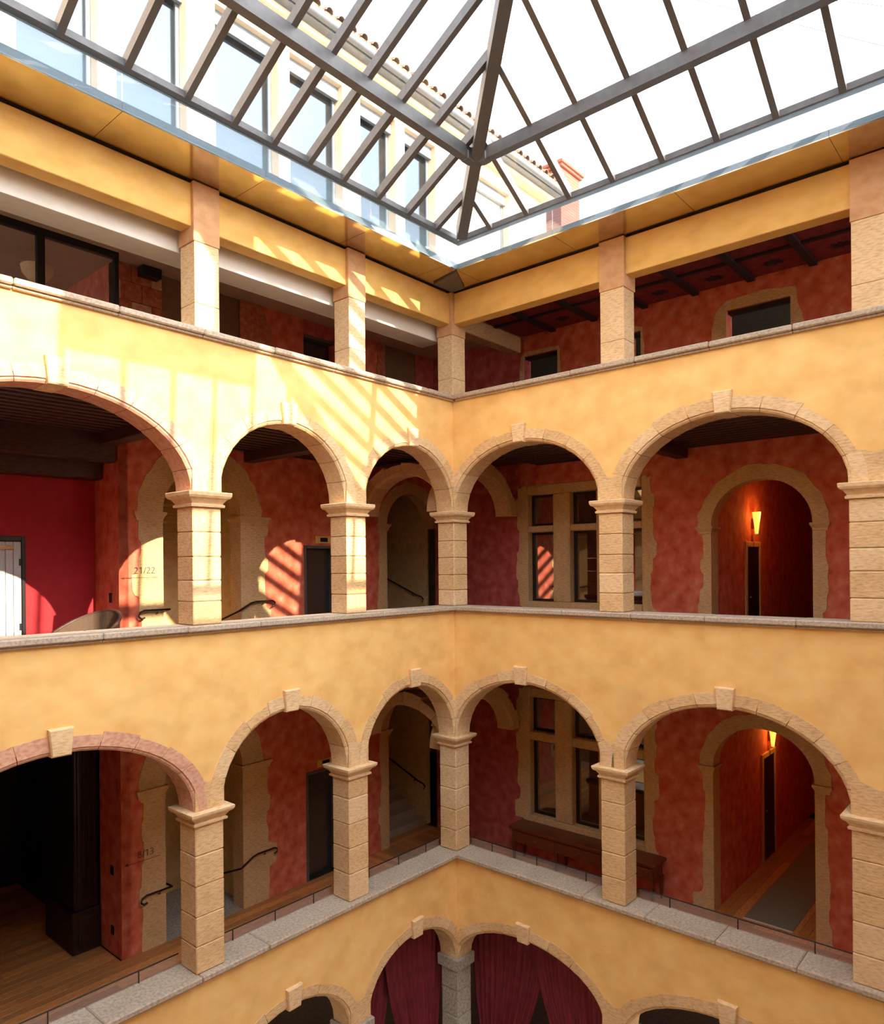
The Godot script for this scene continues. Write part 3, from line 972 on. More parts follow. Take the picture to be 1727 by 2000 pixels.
# ---------------------------------------------------------------- top gallery
func top_pillar(t: Transform3D, u0: float, u1: float, label: String) -> void:
	var o := thing("stone_pillar", label, "pillar", t * Vector3((u0 + u1) / 2.0, 13.1, -0.17), "pillars of the top gallery")
	boxed(Vector3(u0, 13.102, -0.34), Vector3(u1, 13.42, -0.005), 0.006, "stone_block", M.stone_pale, o, t)
	boxed(Vector3(u0, 13.424, -0.34), Vector3(u1, 14.18, -0.005), 0.006, "stone_block", M.stone_pale, o, t)
	boxed(Vector3(u0 - 0.012, 14.184, -0.36), Vector3(u1 + 0.012, 14.92, 0.0), 0.005, "stone_block", M.stone_smooth, o, t)


func top_frame(t: Transform3D, beams: Array, joints: Array, u_first: float, side: String, mitre: float) -> void:
	for b in beams:
		var o := boxed(Vector3(b[0], 14.37, -0.3), Vector3(b[1], 14.905, -0.06), 0.008, "lintel_beam", M.beam_yellow, null, t)
		tag(o, b[2], "beam", "yellow beams of the top gallery")
	var so := thing("soffit_panels", "polished metal soffit under the roof edge along the %s wall" % side, "soffit", t * Vector3(3.0, 14.93, 0.3))
	var u := u_first
	for j in joints:
		# the first panel is mitred at the corner
		var q := PackedVector2Array()
		var g := MB.new(t)
		var near: float = u + 0.003
		var far: float = j - 0.003
		var pts := [Vector3(near, 0, -0.05), Vector3(far, 0, -0.05), Vector3(far, 0, 0.65), Vector3(near + (mitre if u == u_first else 0.0), 0, 0.65)]
		for y in [14.93, 14.945]:
			g.quado(pts[0] + Vector3(0, y, 0), pts[1] + Vector3(0, y, 0), pts[2] + Vector3(0, y, 0), pts[3] + Vector3(0, y, 0), Vector3.UP if y > 14.94 else Vector3.DOWN)
		for k in 4:
			var a: Vector3 = pts[k] + Vector3(0, 14.93, 0)
			var b: Vector3 = pts[(k + 1) % 4] + Vector3(0, 14.93, 0)
			var out := (a + b) / 2.0 - Vector3((near + far) / 2.0, 14.93, 0.3)
			g.quado(a, b, b + Vector3(0, 0.015, 0), a + Vector3(0, 0.015, 0), out)
		put(g, "panel", M.soffit_metal, so)
		u = j
	# hanging glass strip above the soffit edge
	var gs := thing("glass_strip", "bluish upright glass strip between soffit and roof frame along the %s wall" % side, "glass", t * Vector3(3.0, 14.95, 0.65))
	u = 0.65
	for j in joints:
		if j - u < 0.2:
			continue
		boxed(Vector3(u + 0.004, 14.946, 0.645), Vector3(j - 0.004, 15.36, 0.655), 0.0, "pane", M.strip_glass, gs, t)
		u = j
	boxed(Vector3(0.66, 14.946, 0.63), Vector3(u, 14.962, 0.644), 0.0, "bottom_rail", M.steel_pale, gs, t)


func top_left() -> void:
	top_pillar(TL, 4.58, 4.92, "top-gallery stone pillar above the wide arch's right end")
	top_pillar(TL, 2.06, 2.39, "top-gallery stone pillar above the narrow arch, striped by bar shadows")
	top_pillar(TL, 8.1, 8.45, "top-gallery stone pillar past the glazed partition")
	top_pillar(TL, -0.36, -0.005, "top-gallery corner pillar under the roof corner")
	top_frame(TL, [[-0.005, 2.06, "short yellow beam beside the roof corner on the sunlit side"], [2.39, 4.58, "yellow beam over the middle opening of the sunlit top gallery"], [4.92, 8.1, "long yellow beam over the glazed end of the top gallery"], [8.45, FAR_Z, "yellow beam past the glazed partition"]],
		[0.9, 2.55, 4.33, 6.12, 7.9, 9.7, FAR_Z - 0.6], -0.05, "sunlit", 0.7)
	var cp := MB.new(Transform3D(Basis(Vector3(1, 0, 0), Vector3(0, 0, 1), Vector3(0, 1, 0)), Vector3.ZERO))
	cp.ext(PackedVector2Array([Vector2(0.02, 0.02), Vector2(0.3, 0.02), Vector2(0.62, 0.62), Vector2(0.02, 0.5)]), 14.9, 14.928)  # added dark plate imitating a dark reflection in the soffit corner
	tag(put(cp, "added_reflection_plate", M.steel), "dark plate added under the roof corner in place of a dark soffit reflection", "plate")
	var ce := group_structure("ceiling", "beige ceiling of the top gallery on the sunlit side")
	boxed(Vector3(-2.65, 14.82, -2.9), Vector3(FAR_Z, 14.92, -0.31), 0.0, "ceiling_panel", M.ceiling_paint, ce, TL)
	boxed(Vector3(4.6, 14.82, -7.2), Vector3(FAR_Z, 14.92, -2.9), 0.0, "ceiling_panel", M.ceiling_paint, ce, TL)
	var bh := boxed(Vector3(-0.16, 14.15, -0.86), Vector3(FAR_Z, 14.819, -0.42), 0.004, "bulkhead", M.white_paint, null, TL)
	tag(bh, "long white boxed duct running under the top gallery ceiling", "duct")
	var w := group_structure("wall_gallery", "red and brown back wall of the top gallery on the sunlit side")
	boxed(Vector3(-2.64, 12.4, LB - 0.2), Vector3(-2.05, 14.82, LB), 0.0, "plaster_panel", M.plaster_purple, w, TL)
	boxed(Vector3(-2.05, 12.4, LB - 0.2), Vector3(-1.1, 14.82, LB - 0.02), 0.0, "plaster_panel", M.wall_brown, w, TL)
	boxed(Vector3(-1.1, 12.4, LB - 0.2), Vector3(0.28, 14.82, LB), 0.0, "plaster_panel", M.plaster_red, w, TL)
	boxed(Vector3(0.28, 14.56, LB - 0.2), Vector3(1.05, 14.82, LB), 0.0, "plaster_panel", M.plaster_purple, w, TL)
	var ld := thing("lift_door", "brushed steel lift door in the red wall of the top gallery", "lift door", Vector3(LB, 12.4, 0.66), "lift doors")
	boxed(Vector3(0.62, 12.42, LB - 0.18), Vector3(1.05, 14.5, LB - 0.15), 0.003, "door_panel", M.inox, ld, TL)
	boxed(Vector3(0.28, 12.42, LB - 0.2), Vector3(0.62, 14.5, LB - 0.18), 0.003, "door_panel", M.inox, ld, TL)
	boxed(Vector3(0.28, 14.5, LB - 0.2), Vector3(1.05, 14.56, LB - 0.02), 0.004, "frame", M.steel, ld, TL)
	boxed(Vector3(1.05, 12.4, LB - 0.2), Vector3(2.2, 14.82, LB), 0.0, "plaster_panel", M.plaster_red, w, TL)
	boxed(Vector3(2.2, 12.4, LB - 0.2), Vector3(3.86, 14.82, LB - 0.03), 0.0, "plaster_panel", M.wall_brown, w, TL)
	boxed(Vector3(3.86, 12.4, LB - 0.2), Vector3(4.62, 14.82, LB - 0.02), 0.0, "plaster_panel", M.stone_orange, w, TL)
	plate(TL, wavy([Vector2(1.84, 12.4), Vector2(1.84, 13.95), Vector2(1.72, 14.2), Vector2(1.8, 14.5), Vector2(2.0, 14.8)], 0.04, 31) + PackedVector2Array([Vector2(2.44, 14.8), Vector2(2.44, 12.4)]), LB, LB + 0.02, "stone_surround", M.stone_orange, w)
	plate(TL, wavy([Vector2(-0.86, 12.4), Vector2(-0.84, 14.0), Vector2(-0.9, 14.8)], 0.05, 33) + PackedVector2Array([Vector2(-1.09, 14.8), Vector2(-1.09, 12.4)]), LB, LB + 0.02, "stone_surround", M.stone_orange, w)
	# orange stones of the wall beside the glazed partition
	for r in 6:
		var y := 13.1 + r * 0.29
		var u := 3.87 - (0.16 if r % 2 else 0.0)
		for k in 3:
			var e := minf(u + 0.33, 4.61)
			var a := maxf(u, 3.87)
			if e - a > 0.05:
				boxed(Vector3(a + 0.004, y + 0.004, LB - 0.03), Vector3(e - 0.004, minf(y + 0.286, 14.815), LB + 0.004 + 0.004 * ((r + k) % 3)), 0.006, "stone_block", [M.stone_orange, M.stone_pink, M.stone_orange][(r * 2 + k) % 3], w, TL)
			u = e
	var sp := boxed(Vector3(3.97, 14.66, LB + 0.02), Vector3(4.28, 14.81, LB + 0.2), 0.008, "loudspeaker", M.black_metal, null, TL)
	tag(sp, "small black box fixed to the orange stone wall of the top gallery", "box")
	# glazed partition
	var gp := thing("glazed_partition", "black framed glass partition at the end of the top gallery", "partition", Vector3(-2.3, 12.4, 6.5))
	for q in [[4.8, 4.86], [5.8, 5.9], [6.95, 7.05], [8.0, 8.06]]:
		boxed(Vector3(q[0], 12.4, -2.34), Vector3(q[1], 14.7, -2.26), 0.006, "post", M.black_metal, gp, TL)
	boxed(Vector3(4.8, 14.62, -2.345), Vector3(8.06, 14.72, -2.255), 0.006, "top_rail", M.black_metal, gp, TL)
	boxed(Vector3(4.8, 14.72, -2.33), Vector3(8.06, 14.82, -2.27), 0.0, "head_panel", M.ceiling_paint, gp, TL)
	for q in [[4.86, 5.8], [5.9, 6.95], [7.05, 8.0]]:
		boxed(Vector3(q[0], 12.4, -2.305), Vector3(q[1], 14.62, -2.295), 0.0, "pane", M.glass, gp, TL)
	boxed(Vector3(4.62, 12.4, -5.2), Vector3(8.2, 14.82, -5.1), 0.0, "plaster_panel", M.wall_brown, w, TL)
	boxed(Vector3(4.5, 12.4, -5.2), Vector3(4.62, 14.82, LB), 0.0, "plaster_panel", M.plaster_red, w, TL)
	var bl := thing("bowl_lamp", "glass bowl ceiling lamp seen behind the glazed partition", "lamp", Vector3(-3.2, 14.35, 5.56))
	var g := MB.new()
	g.lathe(Vector3(-3.2, 14.3, 5.56), [Vector2(0.02, 0), Vector2(0.12, 0.04), Vector2(0.2, 0.14), Vector2(0.22, 0.24), Vector2(0.21, 0.24), Vector2(0.18, 0.14), Vector2(0.02, 0.03)], 18)
	put(g, "bowl", M.stone_pale, bl)
	g = MB.new()
	g.tube([Vector3(-3.2, 14.31, 5.56), Vector3(-3.2, 14.82, 5.56)], 0.012)
	put(g, "stem", M.brass, bl)
	var dl := thing("downlight", "small round recessed spotlight in the top gallery ceiling", "lamp", Vector3(-1.9, 14.8, -0.9))
	g = MB.new()
	g.lathe(Vector3(-1.9, 14.81, -0.95), [Vector2(0.0, 0.0), Vector2(0.045, 0.0), Vector2(0.06, -0.006), Vector2(0.06, 0.01)], 16)
	put(g, "trim_ring", M.white_paint, dl)
	g = MB.new()
	g.lathe(Vector3(-1.9, 14.806, -0.95), [Vector2(0.03, 0.0), Vector2(0.0, -0.004)], 12)
	put(g, "lens", M.lamp, dl)


func top_right() -> void:
	top_pillar(TR, 2.87, 3.25, "top-gallery stone pillar of the shaded side between its two openings")
	top_pillar(TR, 6.18, 6.75, "broad top-gallery stone pillar at the edge of the shaded side")
	top_frame(TR, [[0.0, 2.87, "shorter yellow beam of the shaded top gallery beside the corner"], [3.25, 6.18, "longer yellow beam of the shaded top gallery"], [6.75, FAR_X, "yellow beam past the broad top pillar"]],
		[0.65, 2.47, 4.3, 6.1, 7.9, 9.7, FAR_X - 0.6], -0.05, "shaded", 0.7)
	var ce := group_structure("ceiling", "dark red painted ceiling of the shaded top gallery with cross beams")
	boxed(Vector3(-0.36, 14.82, -2.66), Vector3(FAR_X, 14.92, -0.31), 0.0, "ceiling_panel", M.ceiling_red, ce, TR)
	for x in [0.41, 1.33, 2.35, 3.28, 4.2, 5.14, 6.08, 7.0]:
		boxed(Vector3(x - 0.06, 14.76, RB), Vector3(x + 0.06, 14.821, -0.31), 0.008, "cross_beam", M.ceiling_beam, ce, TR)
	boxed(Vector3(-0.36, 14.785, -1.78), Vector3(8.0, 14.821, -1.7), 0.006, "rail_beam", M.ceiling_beam, ce, TR)
	# painted rosettes between the beams: flat lobed ornaments
	for x in [0.87, 1.84, 2.81, 3.74, 4.67, 5.61, 6.54]:
		for z in [-2.23, -1.22]:
			var ps := PackedVector2Array()
			for k in 32:
				var r := 0.13 + 0.035 * cos(8.0 * TAU * k / 32.0)
				ps.append(Vector2(x + r * cos(TAU * k / 32.0), z + 0.8 * r * sin(TAU * k / 32.0)))
			var g := MB.new(Transform3D(Basis(Vector3(1, 0, 0), Vector3(0, 0, 1), Vector3(0, 1, 0)), Vector3.ZERO))
			g.ext(ps, 14.814, 14.821)
			put(g, "rosette", M.ceiling_beam, ce)
	var w := group_structure("wall_gallery", "red back wall of the shaded top gallery with stone framed doorways")
	var spans := [[-2.78, -0.3], [0.5, 2.04], [2.26, 3.8], [4.8, 8.2]]
	for q in spans:
		boxed(Vector3(q[0], 12.4, RB - 0.25), Vector3(q[1], 14.82, RB), 0.0, "plaster_panel", M.plaster_purple if q[0] < -1 else M.plaster_red, w, TR)
	var heads := [[-0.3, 0.5, 14.4], [2.04, 2.26, 14.38], [3.8, 4.8, 14.38]]
	for q in heads:
		boxed(Vector3(q[0], q[2], RB - 0.25), Vector3(q[1], 14.82, RB), 0.0, "plaster_panel", M.plaster_red, w, TR)
		var a: float = q[0]
		var b: float = q[1]
		var y: float = q[2]
		var side := 0.1 if b - a < 0.9 else 0.24
		var rise := 0.1 if b - a < 0.9 else 0.2
		var outer := wavy([Vector2(a - side, 12.4), Vector2(a - side * 1.1, y - 0.35), Vector2(a - side * 0.7, y), Vector2(a, y + rise * 0.8), Vector2((a + b) / 2, y + rise), Vector2(b + side * 0.3, y + rise * 0.7), Vector2(b + side * 0.45, y - 0.15), Vector2(b + side * 0.8, y - 0.45), Vector2(b + side, 12.4)], 0.02, int(a * 10) + 51)
		outer.append_array([Vector2(b, 12.4), Vector2(b, y), Vector2(a, y), Vector2(a, 12.4)])
		plate(TR, outer, RB, RB + 0.014, "stone_surround", M.stone_ochre, w)
		boxed(Vector3(a, y - 0.05, RB - 0.2), Vector3(b, y, RB - 0.05), 0.004, "door_head", M.wood_black, w, TR)
	# stone lintel across the gallery at the corner
	var li := boxed(Vector3(-0.62, 14.5, RB), Vector3(-0.37, 14.82, -0.36), 0.012, "cross_lintel", M.stone_ochre, null, TR)
	tag(li, "stone beam across the shaded top gallery beside the corner pillar", "beam")


# ---------------------------------------------------------------- glass roof
const X0 := 0.66
const Z0 := 0.6
const Y0 := 15.46
const PX := 0.53
const PZ := 0.6


func roof_at(x: float, z: float) -> Vector3:
	var xe := FAR_X - X0
	var ze := FAR_Z - Z0
	return Vector3(x, Y0 + minf(minf((x - X0) * PX, (xe - x) * PX), minf((z - Z0) * PZ, (ze - z) * PZ)), z)


func skylight() -> void:
	var o := thing("glass_roof", "hipped glass roof on grey steel rafters over the courtyard", "roof", Vector3(5.85, 15.36, 5.5))
	var xe := FAR_X - X0
	var ze := FAR_Z - Z0
	var xm := FAR_X / 2.0
	var ym := Y0 + (xm - X0) * PX
	var dz := (xm - X0) * PX / PZ
	var ridge0 := Vector3(xm, ym, Z0 + dz)
	var ridge1 := Vector3(xm, ym, ze - dz)
	if ridge1.z < ridge0.z:
		ridge1 = ridge0
	# base frame
	for q in [[Vector3(X0 - 0.06, 15.36, Z0 - 0.06), Vector3(X0 + 0.07, 15.45, ze)], [Vector3(X0 + 0.07, 15.36, Z0 - 0.06), Vector3(xe - 0.07, 15.45, Z0 + 0.07)], [Vector3(xe - 0.07, 15.36, Z0 - 0.06), Vector3(xe + 0.06, 15.45, ze)], [Vector3(X0 - 0.06, 15.36, ze), Vector3(xe + 0.06, 15.45, ze + 0.1)]]:
		boxed(q[0], q[1], 0.008, "base_rail", M.steel, o)
	# hips and ridge
	for q in [Vector3(X0, Y0, Z0), Vector3(xe, Y0, Z0)]:
		var g := MB.new()
		g.bar(q.lerp(ridge0, 0.035) + Vector3(0, -0.03, 0), ridge0 + Vector3(0, -0.03, 0), 0.16, 0.25, 0.0)
		put(g, "hip_rafter", M.steel, o)
	for q in [Vector3(X0, Y0, ze), Vector3(xe, Y0, ze)]:
		var g := MB.new()
		g.bar(q.lerp(ridge1, 0.035) + Vector3(0, -0.03, 0), ridge1 + Vector3(0, -0.03, 0), 0.16, 0.25, 0.0)
		put(g, "hip_rafter", M.steel, o)
	# purlins
	var yp := 16.06
	var px := X0 + (yp - Y0) / PX
	var pz := Z0 + (yp - Y0) / PZ
	var pq := [Vector3(px, yp, pz), Vector3(xe - (px - X0), yp, pz), Vector3(xe - (px - X0), yp, ze - (pz - Z0)), Vector3(px, yp, ze - (pz - Z0))]
	for k in 4:
		var g := MB.new()
		g.bar(pq[k], pq[(k + 1) % 4], 0.12, 0.17, 0.09)
		put(g, "purlin", M.steel, o)
	# gusset plates where the purlins meet the hip
	for d in [Vector3(0, 0, 1), Vector3(1, 0, 0)]:
		var c: Vector3 = pq[0] + d * 0.13 + Vector3(0, -0.17, 0)
		boxed(c - Vector3(0.07, 0.1, 0.07) + d * 0.04, c + Vector3(0.07, 0.02, 0.07) + d * 0.04, 0.01, "gusset", M.steel, o)
	# rafters and panes
	var zs := [1.207, 1.849, 2.471, 3.117, 3.697, 4.254, 4.812, 5.418, 6.096, 6.762, 7.43, 8.09, 8.75, 9.4]
	var xs := [1.355, 2.033, 2.761, 3.443, 4.154, 4.858, 5.548, 6.249, 6.95, 7.65, 8.35, 9.05, 9.75]
	for z in zs:
		for far in [false, true]:
			var reach := minf(xm - X0, minf((z - Z0), (ze - z)) * PZ / PX)
			var a := roof_at(X0 if not far else xe, z)
			var b := roof_at(X0 + reach if not far else xe - reach, z)
			if (b - a).length() > 0.3:
				var g := MB.new()
				g.bar(a, b, 0.075, 0.12, 0.0)
				put(g, "rafter", M.steel, o)
	for x in xs:
		for far in [false, true]:
			var reach := minf(ridge0.z - Z0, minf((x - X0), (xe - x)) * PX / PZ)
			var a := roof_at(x, Z0 if not far else ze)
			var b := roof_at(x, Z0 + reach if not far else ze - reach)
			if (b - a).length() > 0.3:
				var g := MB.new()
				g.bar(a, b, 0.075, 0.12, 0.0)
				put(g, "rafter", M.steel, o)
	# panes
	var zb := [Z0] + zs + [ze]
	var xb := [X0] + xs + [xe]
	for i in zb.size() - 1:
		for far in [false, true]:
			for row in 2:
				var q := []
				for e in [[zb[i], 0], [zb[i + 1], 0], [zb[i + 1], 1], [zb[i], 1]]:
					var reach := minf(xm - X0, maxf(0.0, minf(e[0] - Z0, ze - e[0]) * PZ / PX))
					var d: float = minf(reach, (px - X0) if (row == 0) == (e[1] == 1) else (0.0 if row == 0 else 99.0))
					q.append(roof_at(X0 + d if not far else xe - d, e[0]))
				pane(o, q)
	for i in xb.size() - 1:
		for far in [false, true]:
			for row in 2:
				var q := []
				for e in [[xb[i], 0], [xb[i + 1], 0], [xb[i + 1], 1], [xb[i], 1]]:
					var reach := minf(ridge0.z - Z0, maxf(0.0, minf(e[0] - X0, xe - e[0]) * PX / PZ))
					var d: float = minf(reach, (pz - Z0) if (row == 0) == (e[1] == 1) else (0.0 if row == 0 else 99.0))
					q.append(roof_at(e[0], Z0 + d if not far else ze - d))
				pane(o, q)
	# opaque panels added on the unseen far slope to shade the sunlit wall
	var vx0 := 7.47
	var vx1 := 8.03
	var g := MB.new()
	g.bar(roof_at(vx1, 4.9) + Vector3(0, 0.06, 0), roof_at(vx0, 4.9) + Vector3(0, 0.06, 0), 2.45, 0.05)
	put(g, "added_shade_panel", M.steel_pale, o)
	g = MB.new()
	g.bar(roof_at(6.35, 5.5) + Vector3(0, 0.06, 0), roof_at(5.6, 5.5) + Vector3(0, 0.06, 0), 3.6, 0.05)
	put(g, "added_ridge_shade_panel", M.steel_pale, o)


func pane(o: Node3D, q: Array) -> void:
	var pts := []
	for p in q:
		if pts.is_empty() or (pts[-1] as Vector3).distance_to(p) > 0.02 and (pts[0] as Vector3).distance_to(p) > 0.02:
			pts.append(p)
	if pts.size() < 3:
		return
	var nrm: Vector3 = (pts[1] - pts[0]).cross(pts[2] - pts[0])
	if nrm.length() < 0.02:
		return
	nrm = nrm.normalized() * signf(nrm.y) * 0.008
	var c := Vector3.ZERO
	for p in pts:
		c += p / pts.size()
	var g := MB.new()
	for k in range(1, pts.size() - 1):
		g.trio(pts[0] + nrm, pts[k] + nrm, pts[k + 1] + nrm, nrm)
		g.trio(pts[0], pts[k], pts[k + 1], -nrm)
	for k in pts.size():
		var a: Vector3 = pts[k]
		var b: Vector3 = pts[(k + 1) % pts.size()]
		g.quado(a, b, b + nrm, a + nrm, (a + b) / 2.0 - c)
	put(g, "pane", M.glass, o)


# ---------------------------------------------------------------- the house rising behind the roof on the sunlit side
func upper_building() -> void:
	structure("roof_deck", Vector3(-7.4, 14.95, -9.8), Vector3(0.62, 15.06, 14.5), M.zinc, "flat zinc roof deck over the gallery on the sunlit side")
	structure("roof_deck", Vector3(0.62, 14.95, -9.8), Vector3(15, 15.06, 0.57), M.zinc, "flat zinc roof deck over the gallery on the shaded side")
	var b := thing("upper_house", "cream upper house front with tall windows above the glass roof", "building", Vector3(-3.3, 15.06, 1.5))
	var xw := -2.95
	var wins := [[6.35, 7.5], [4.78, 5.9], [3.31, 4.49], [1.45, 2.77], [-0.12, 1.19], [-1.65, -0.61], [-2.97, -1.94], [-5.92, -4.5]]
	var edges := [10.5]
	for w in wins:
		edges.append_array([w[1], w[0]])
	edges.append(-7.7)
	for i in range(0, edges.size(), 2):
		boxed(Vector3(edges[i + 1], 15.06, xw - 0.35), Vector3(edges[i], 19.88, xw), 0.0, "wall_pier", M.facade_cream, b, TL)
	boxed(Vector3(-7.7, 19.88, xw - 0.35), Vector3(10.5, 20.35, xw), 0.0, "wall_band", M.facade_cream, b, TL)
	boxed(Vector3(-7.7, 15.06, xw - 0.34), Vector3(10.5, 16.5, xw - 0.01), 0.0, "wall_band", M.facade_cream, b, TL)
	boxed(Vector3(-7.7, 15.06, -7.0), Vector3(-7.35, 20.35, xw - 0.35), 0.0, "wall_side", M.facade_cream, b, TL)
	for k in wins.size():
		var w: Array = wins[k]
		var fg := MB.new(TL)
		fg.box(Vector3(w[0], 16.5, xw - 0.3), Vector3(w[0] + 0.07, 19.88, xw - 0.22), 0.006)
		fg.box(Vector3(w[1] - 0.07, 16.5, xw - 0.3), Vector3(w[1], 19.88, xw - 0.22), 0.006)
		fg.box(Vector3(w[0] + 0.07, 19.78, xw - 0.3), Vector3(w[1] - 0.07, 19.88, xw - 0.22), 0.006)
		var wn := put(fg, "window", M.zinc, b)
		boxed(Vector3(w[0], 19.62, xw - 0.2), Vector3(w[1], 19.88, xw - 0.12), 0.006, "blind_box", M.zinc, wn, TL)
		if k == 7:
			for i in 30:
				boxed(Vector3(w[0] + 0.07, 17.3 + i * 0.08, xw - 0.27), Vector3(w[1] - 0.07, 17.37 + i * 0.08, xw - 0.25), 0.004, "shutter_slat", M.white_paint, wn, TL)
		else:
			boxed(Vector3(w[0] + 0.07, 16.5, xw - 0.28), Vector3(w[1] - 0.07, 19.78, xw - 0.26), 0.0, "pane", M.sky_glass, wn, TL)
		boxed(Vector3(w[0], 16.4, xw - 0.2), Vector3(w[1], 16.5, xw + 0.05), 0.01, "window_sill", M.facade_cream, b, TL)
	# cornice, gutter and the tile ends of the eaves
	var cg := MB.new(TL)
	cg.ext(PackedVector2Array([Vector2(-8.0, 20.25), Vector2(10.6, 20.25), Vector2(10.6, 20.42), Vector2(-8.0, 20.42)]), xw, xw + 0.3)
	put(cg, "cornice", M.facade_cream, b)
	boxed(Vector3(-8.1, 20.36, xw + 0.28), Vector3(10.7, 20.44, xw + 0.48), 0.01, "eave_board", M.zinc, b, TL)
	var gu := MB.new()
	gu.tube([Vector3(xw + 0.55, 20.46, -8.15), Vector3(xw + 0.55, 20.46, 10.7)], 0.085, 12)
	put(gu, "gutter", M.zinc, b)
	var rf := MB.new(TR)
	rf.ext(PackedVector2Array([Vector2(xw + 0.55, 20.52), Vector2(-7.2, 22.4), Vector2(-7.2, 22.5), Vector2(xw + 0.55, 20.62)]), -8.15, 10.7)
	put(rf, "roof_slope", M.roof_tile, b)
	for i in 62:
		var z := -8.0 + i * 0.3
		var t := MB.new(Transform3D(Basis(Vector3(0, 0, 1), 0.0), Vector3(xw + 0.6, 20.6, z)))
		var d := Vector3(-1, 0.36, 0).normalized()
		var up := Vector3(0.36, 1, 0).normalized()
		for k in 5:
			var a0 := PI * k / 5.0
			var a1 := PI * (k + 1) / 5.0
			var o0 := Vector3(0, 0, cos(a0)) * 0.095 + up * sin(a0) * 0.09
			var o1 := Vector3(0, 0, cos(a1)) * 0.095 + up * sin(a1) * 0.09
			t.quado(o0, o1, o1 + d * 0.5, o0 + d * 0.5, o0 + o1)
			t.quado(o0 * 0.82, o1 * 0.82, o1, o0, -d)
		put(t, "eave_tile", M.roof_tile, b)
	# chimney
	var ch := thing("brick_chimney", "red brick chimney standing past the end of the cream house roof", "chimney", Vector3(-3.3, 15.06, -9.2))
	for i in 30:
		var y := 19.2 + i * 0.085
		boxed(Vector3(-3.75, y, -9.65), Vector3(-3.0, y + 0.072, -8.6), 0.006, "brick_course", M.brick, ch)
	boxed(Vector3(-3.74, 15.06, -9.64), Vector3(-3.01, 21.74, -8.61), 0.0, "core", M.stone_coping, ch)
	boxed(Vector3(-3.82, 21.75, -9.72), Vector3(-2.93, 21.83, -8.53), 0.01, "cap", M.brick, ch)
	boxed(Vector3(-3.87, 21.83, -9.77), Vector3(-2.88, 21.92, -8.48), 0.01, "cap", M.brick, ch)
	# two thin cables across the sky
	for q in [[Vector3(-12, 50.98, -42.26), Vector3(-12, 86.67, -114.94), "lower"], [Vector3(-12, 74.14, -81.83), Vector3(-12, 92.76, -115.22), "upper"]]:
		var c0 := Vector3(8.096, 10.16, 9.67)
		var a: Vector3 = c0 + (q[0] - c0).normalized() * 34.0
		var e: Vector3 = c0 + (q[1] - c0).normalized() * 30.0
		var d: Vector3 = (e - a)
		var g := MB.new()
		g.tube([a - d * 1.2, a, e, e + d * 1.2], 0.011, 5)
		tag(put(g, "overhead_cable", M.steel), "thin %s cable stretched across the sky above the roof" % q[2], "cable", "overhead cables")


# ---------------------------------------------------------------- ground floor
func ground_floor() -> void:
	curtain(TL, 1.0, 2.2, 1.95, -0.62, 1, "crimson curtain hanging at the far side of the narrow ground arch")
	curtain(TL, -0.2, 1.3, 0.3, -0.52, 2, "crimson curtain drawn towards the corner pillar in the narrow ground arch")
	curtain(TR, -0.2, 1.45, 0.3, -0.62, 3, "crimson curtain drawn to the corner pillar in the first ground arch of the shaded side")
	curtain(TR, 1.2, 2.95, 2.55, -0.52, 4, "broad crimson curtain parting from its fellow in the first ground arch of the shaded side")
	var yb := boxed(Vector3(3.02, 0.0, -1.62), Vector3(3.3, 4.1, -1.5), 0.01, "yellow_panel", M.yellow_board, null, TL)
	tag(yb, "tall yellow panel standing inside the middle ground arch", "panel")


# hangs from y = 4.1, gathered towards u = pin at 1.2 m
func curtain(t: Transform3D, u0: float, u1: float, pin: float, w: float, sd: int, label: String) -> void:
	var g := MB.new(t)
	var nu := 90
	var nv := 26
	var pts := []
	for j in nv + 1:
		var v := float(j) / nv
		var y := 4.1 - v * 4.05
		var k := pow(v / 0.72, 2.0) if v < 0.72 else 1.0 - 0.35 * (v - 0.72) / 0.28
		var row := []
		for i in nu + 1:
			var s := float(i) / nu
			var u := lerpf(lerpf(u0, u1, s), pin + (s - 0.5) * 0.28, clampf(k * 0.92, 0, 1))
			var fold := sin(s * TAU * 11.0 + 0.9 * sin(s * 17.0 + sd)) * 0.035 + 0.02 * sin(s * TAU * 5.0 + sd)
			row.append(Vector3(u, y, w + fold * (0.6 + 0.5 * k)))
		pts.append(row)
	var nrm := []
	for j in nv + 1:
		var row := []
		for i in nu + 1:
			var du: Vector3 = pts[j][mini(i + 1, nu)] - pts[j][maxi(i - 1, 0)]
			var dv: Vector3 = pts[mini(j + 1, nv)][i] - pts[maxi(j - 1, 0)][i]
			row.append(dv.cross(du).normalized() * -1.0)
		nrm.append(row)
	for j in nv:
		for i in nu:
			for back in [0.0, 0.006]:
				var sg := 1.0 if back == 0.0 else -1.0
				var off := Vector3(0, 0, -back)
				g.smooth(pts[j][i] + off, pts[j][i + 1] + off, pts[j + 1][i + 1] + off, nrm[j][i] * -sg, nrm[j][i + 1] * -sg, nrm[j + 1][i + 1] * -sg)
				g.smooth(pts[j][i] + off, pts[j + 1][i + 1] + off, pts[j + 1][i] + off, nrm[j][i] * -sg, nrm[j + 1][i + 1] * -sg, nrm[j + 1][i] * -sg)
	tag(put(g, "curtain", M.curtain), label, "curtain", "crimson curtains of the ground floor")


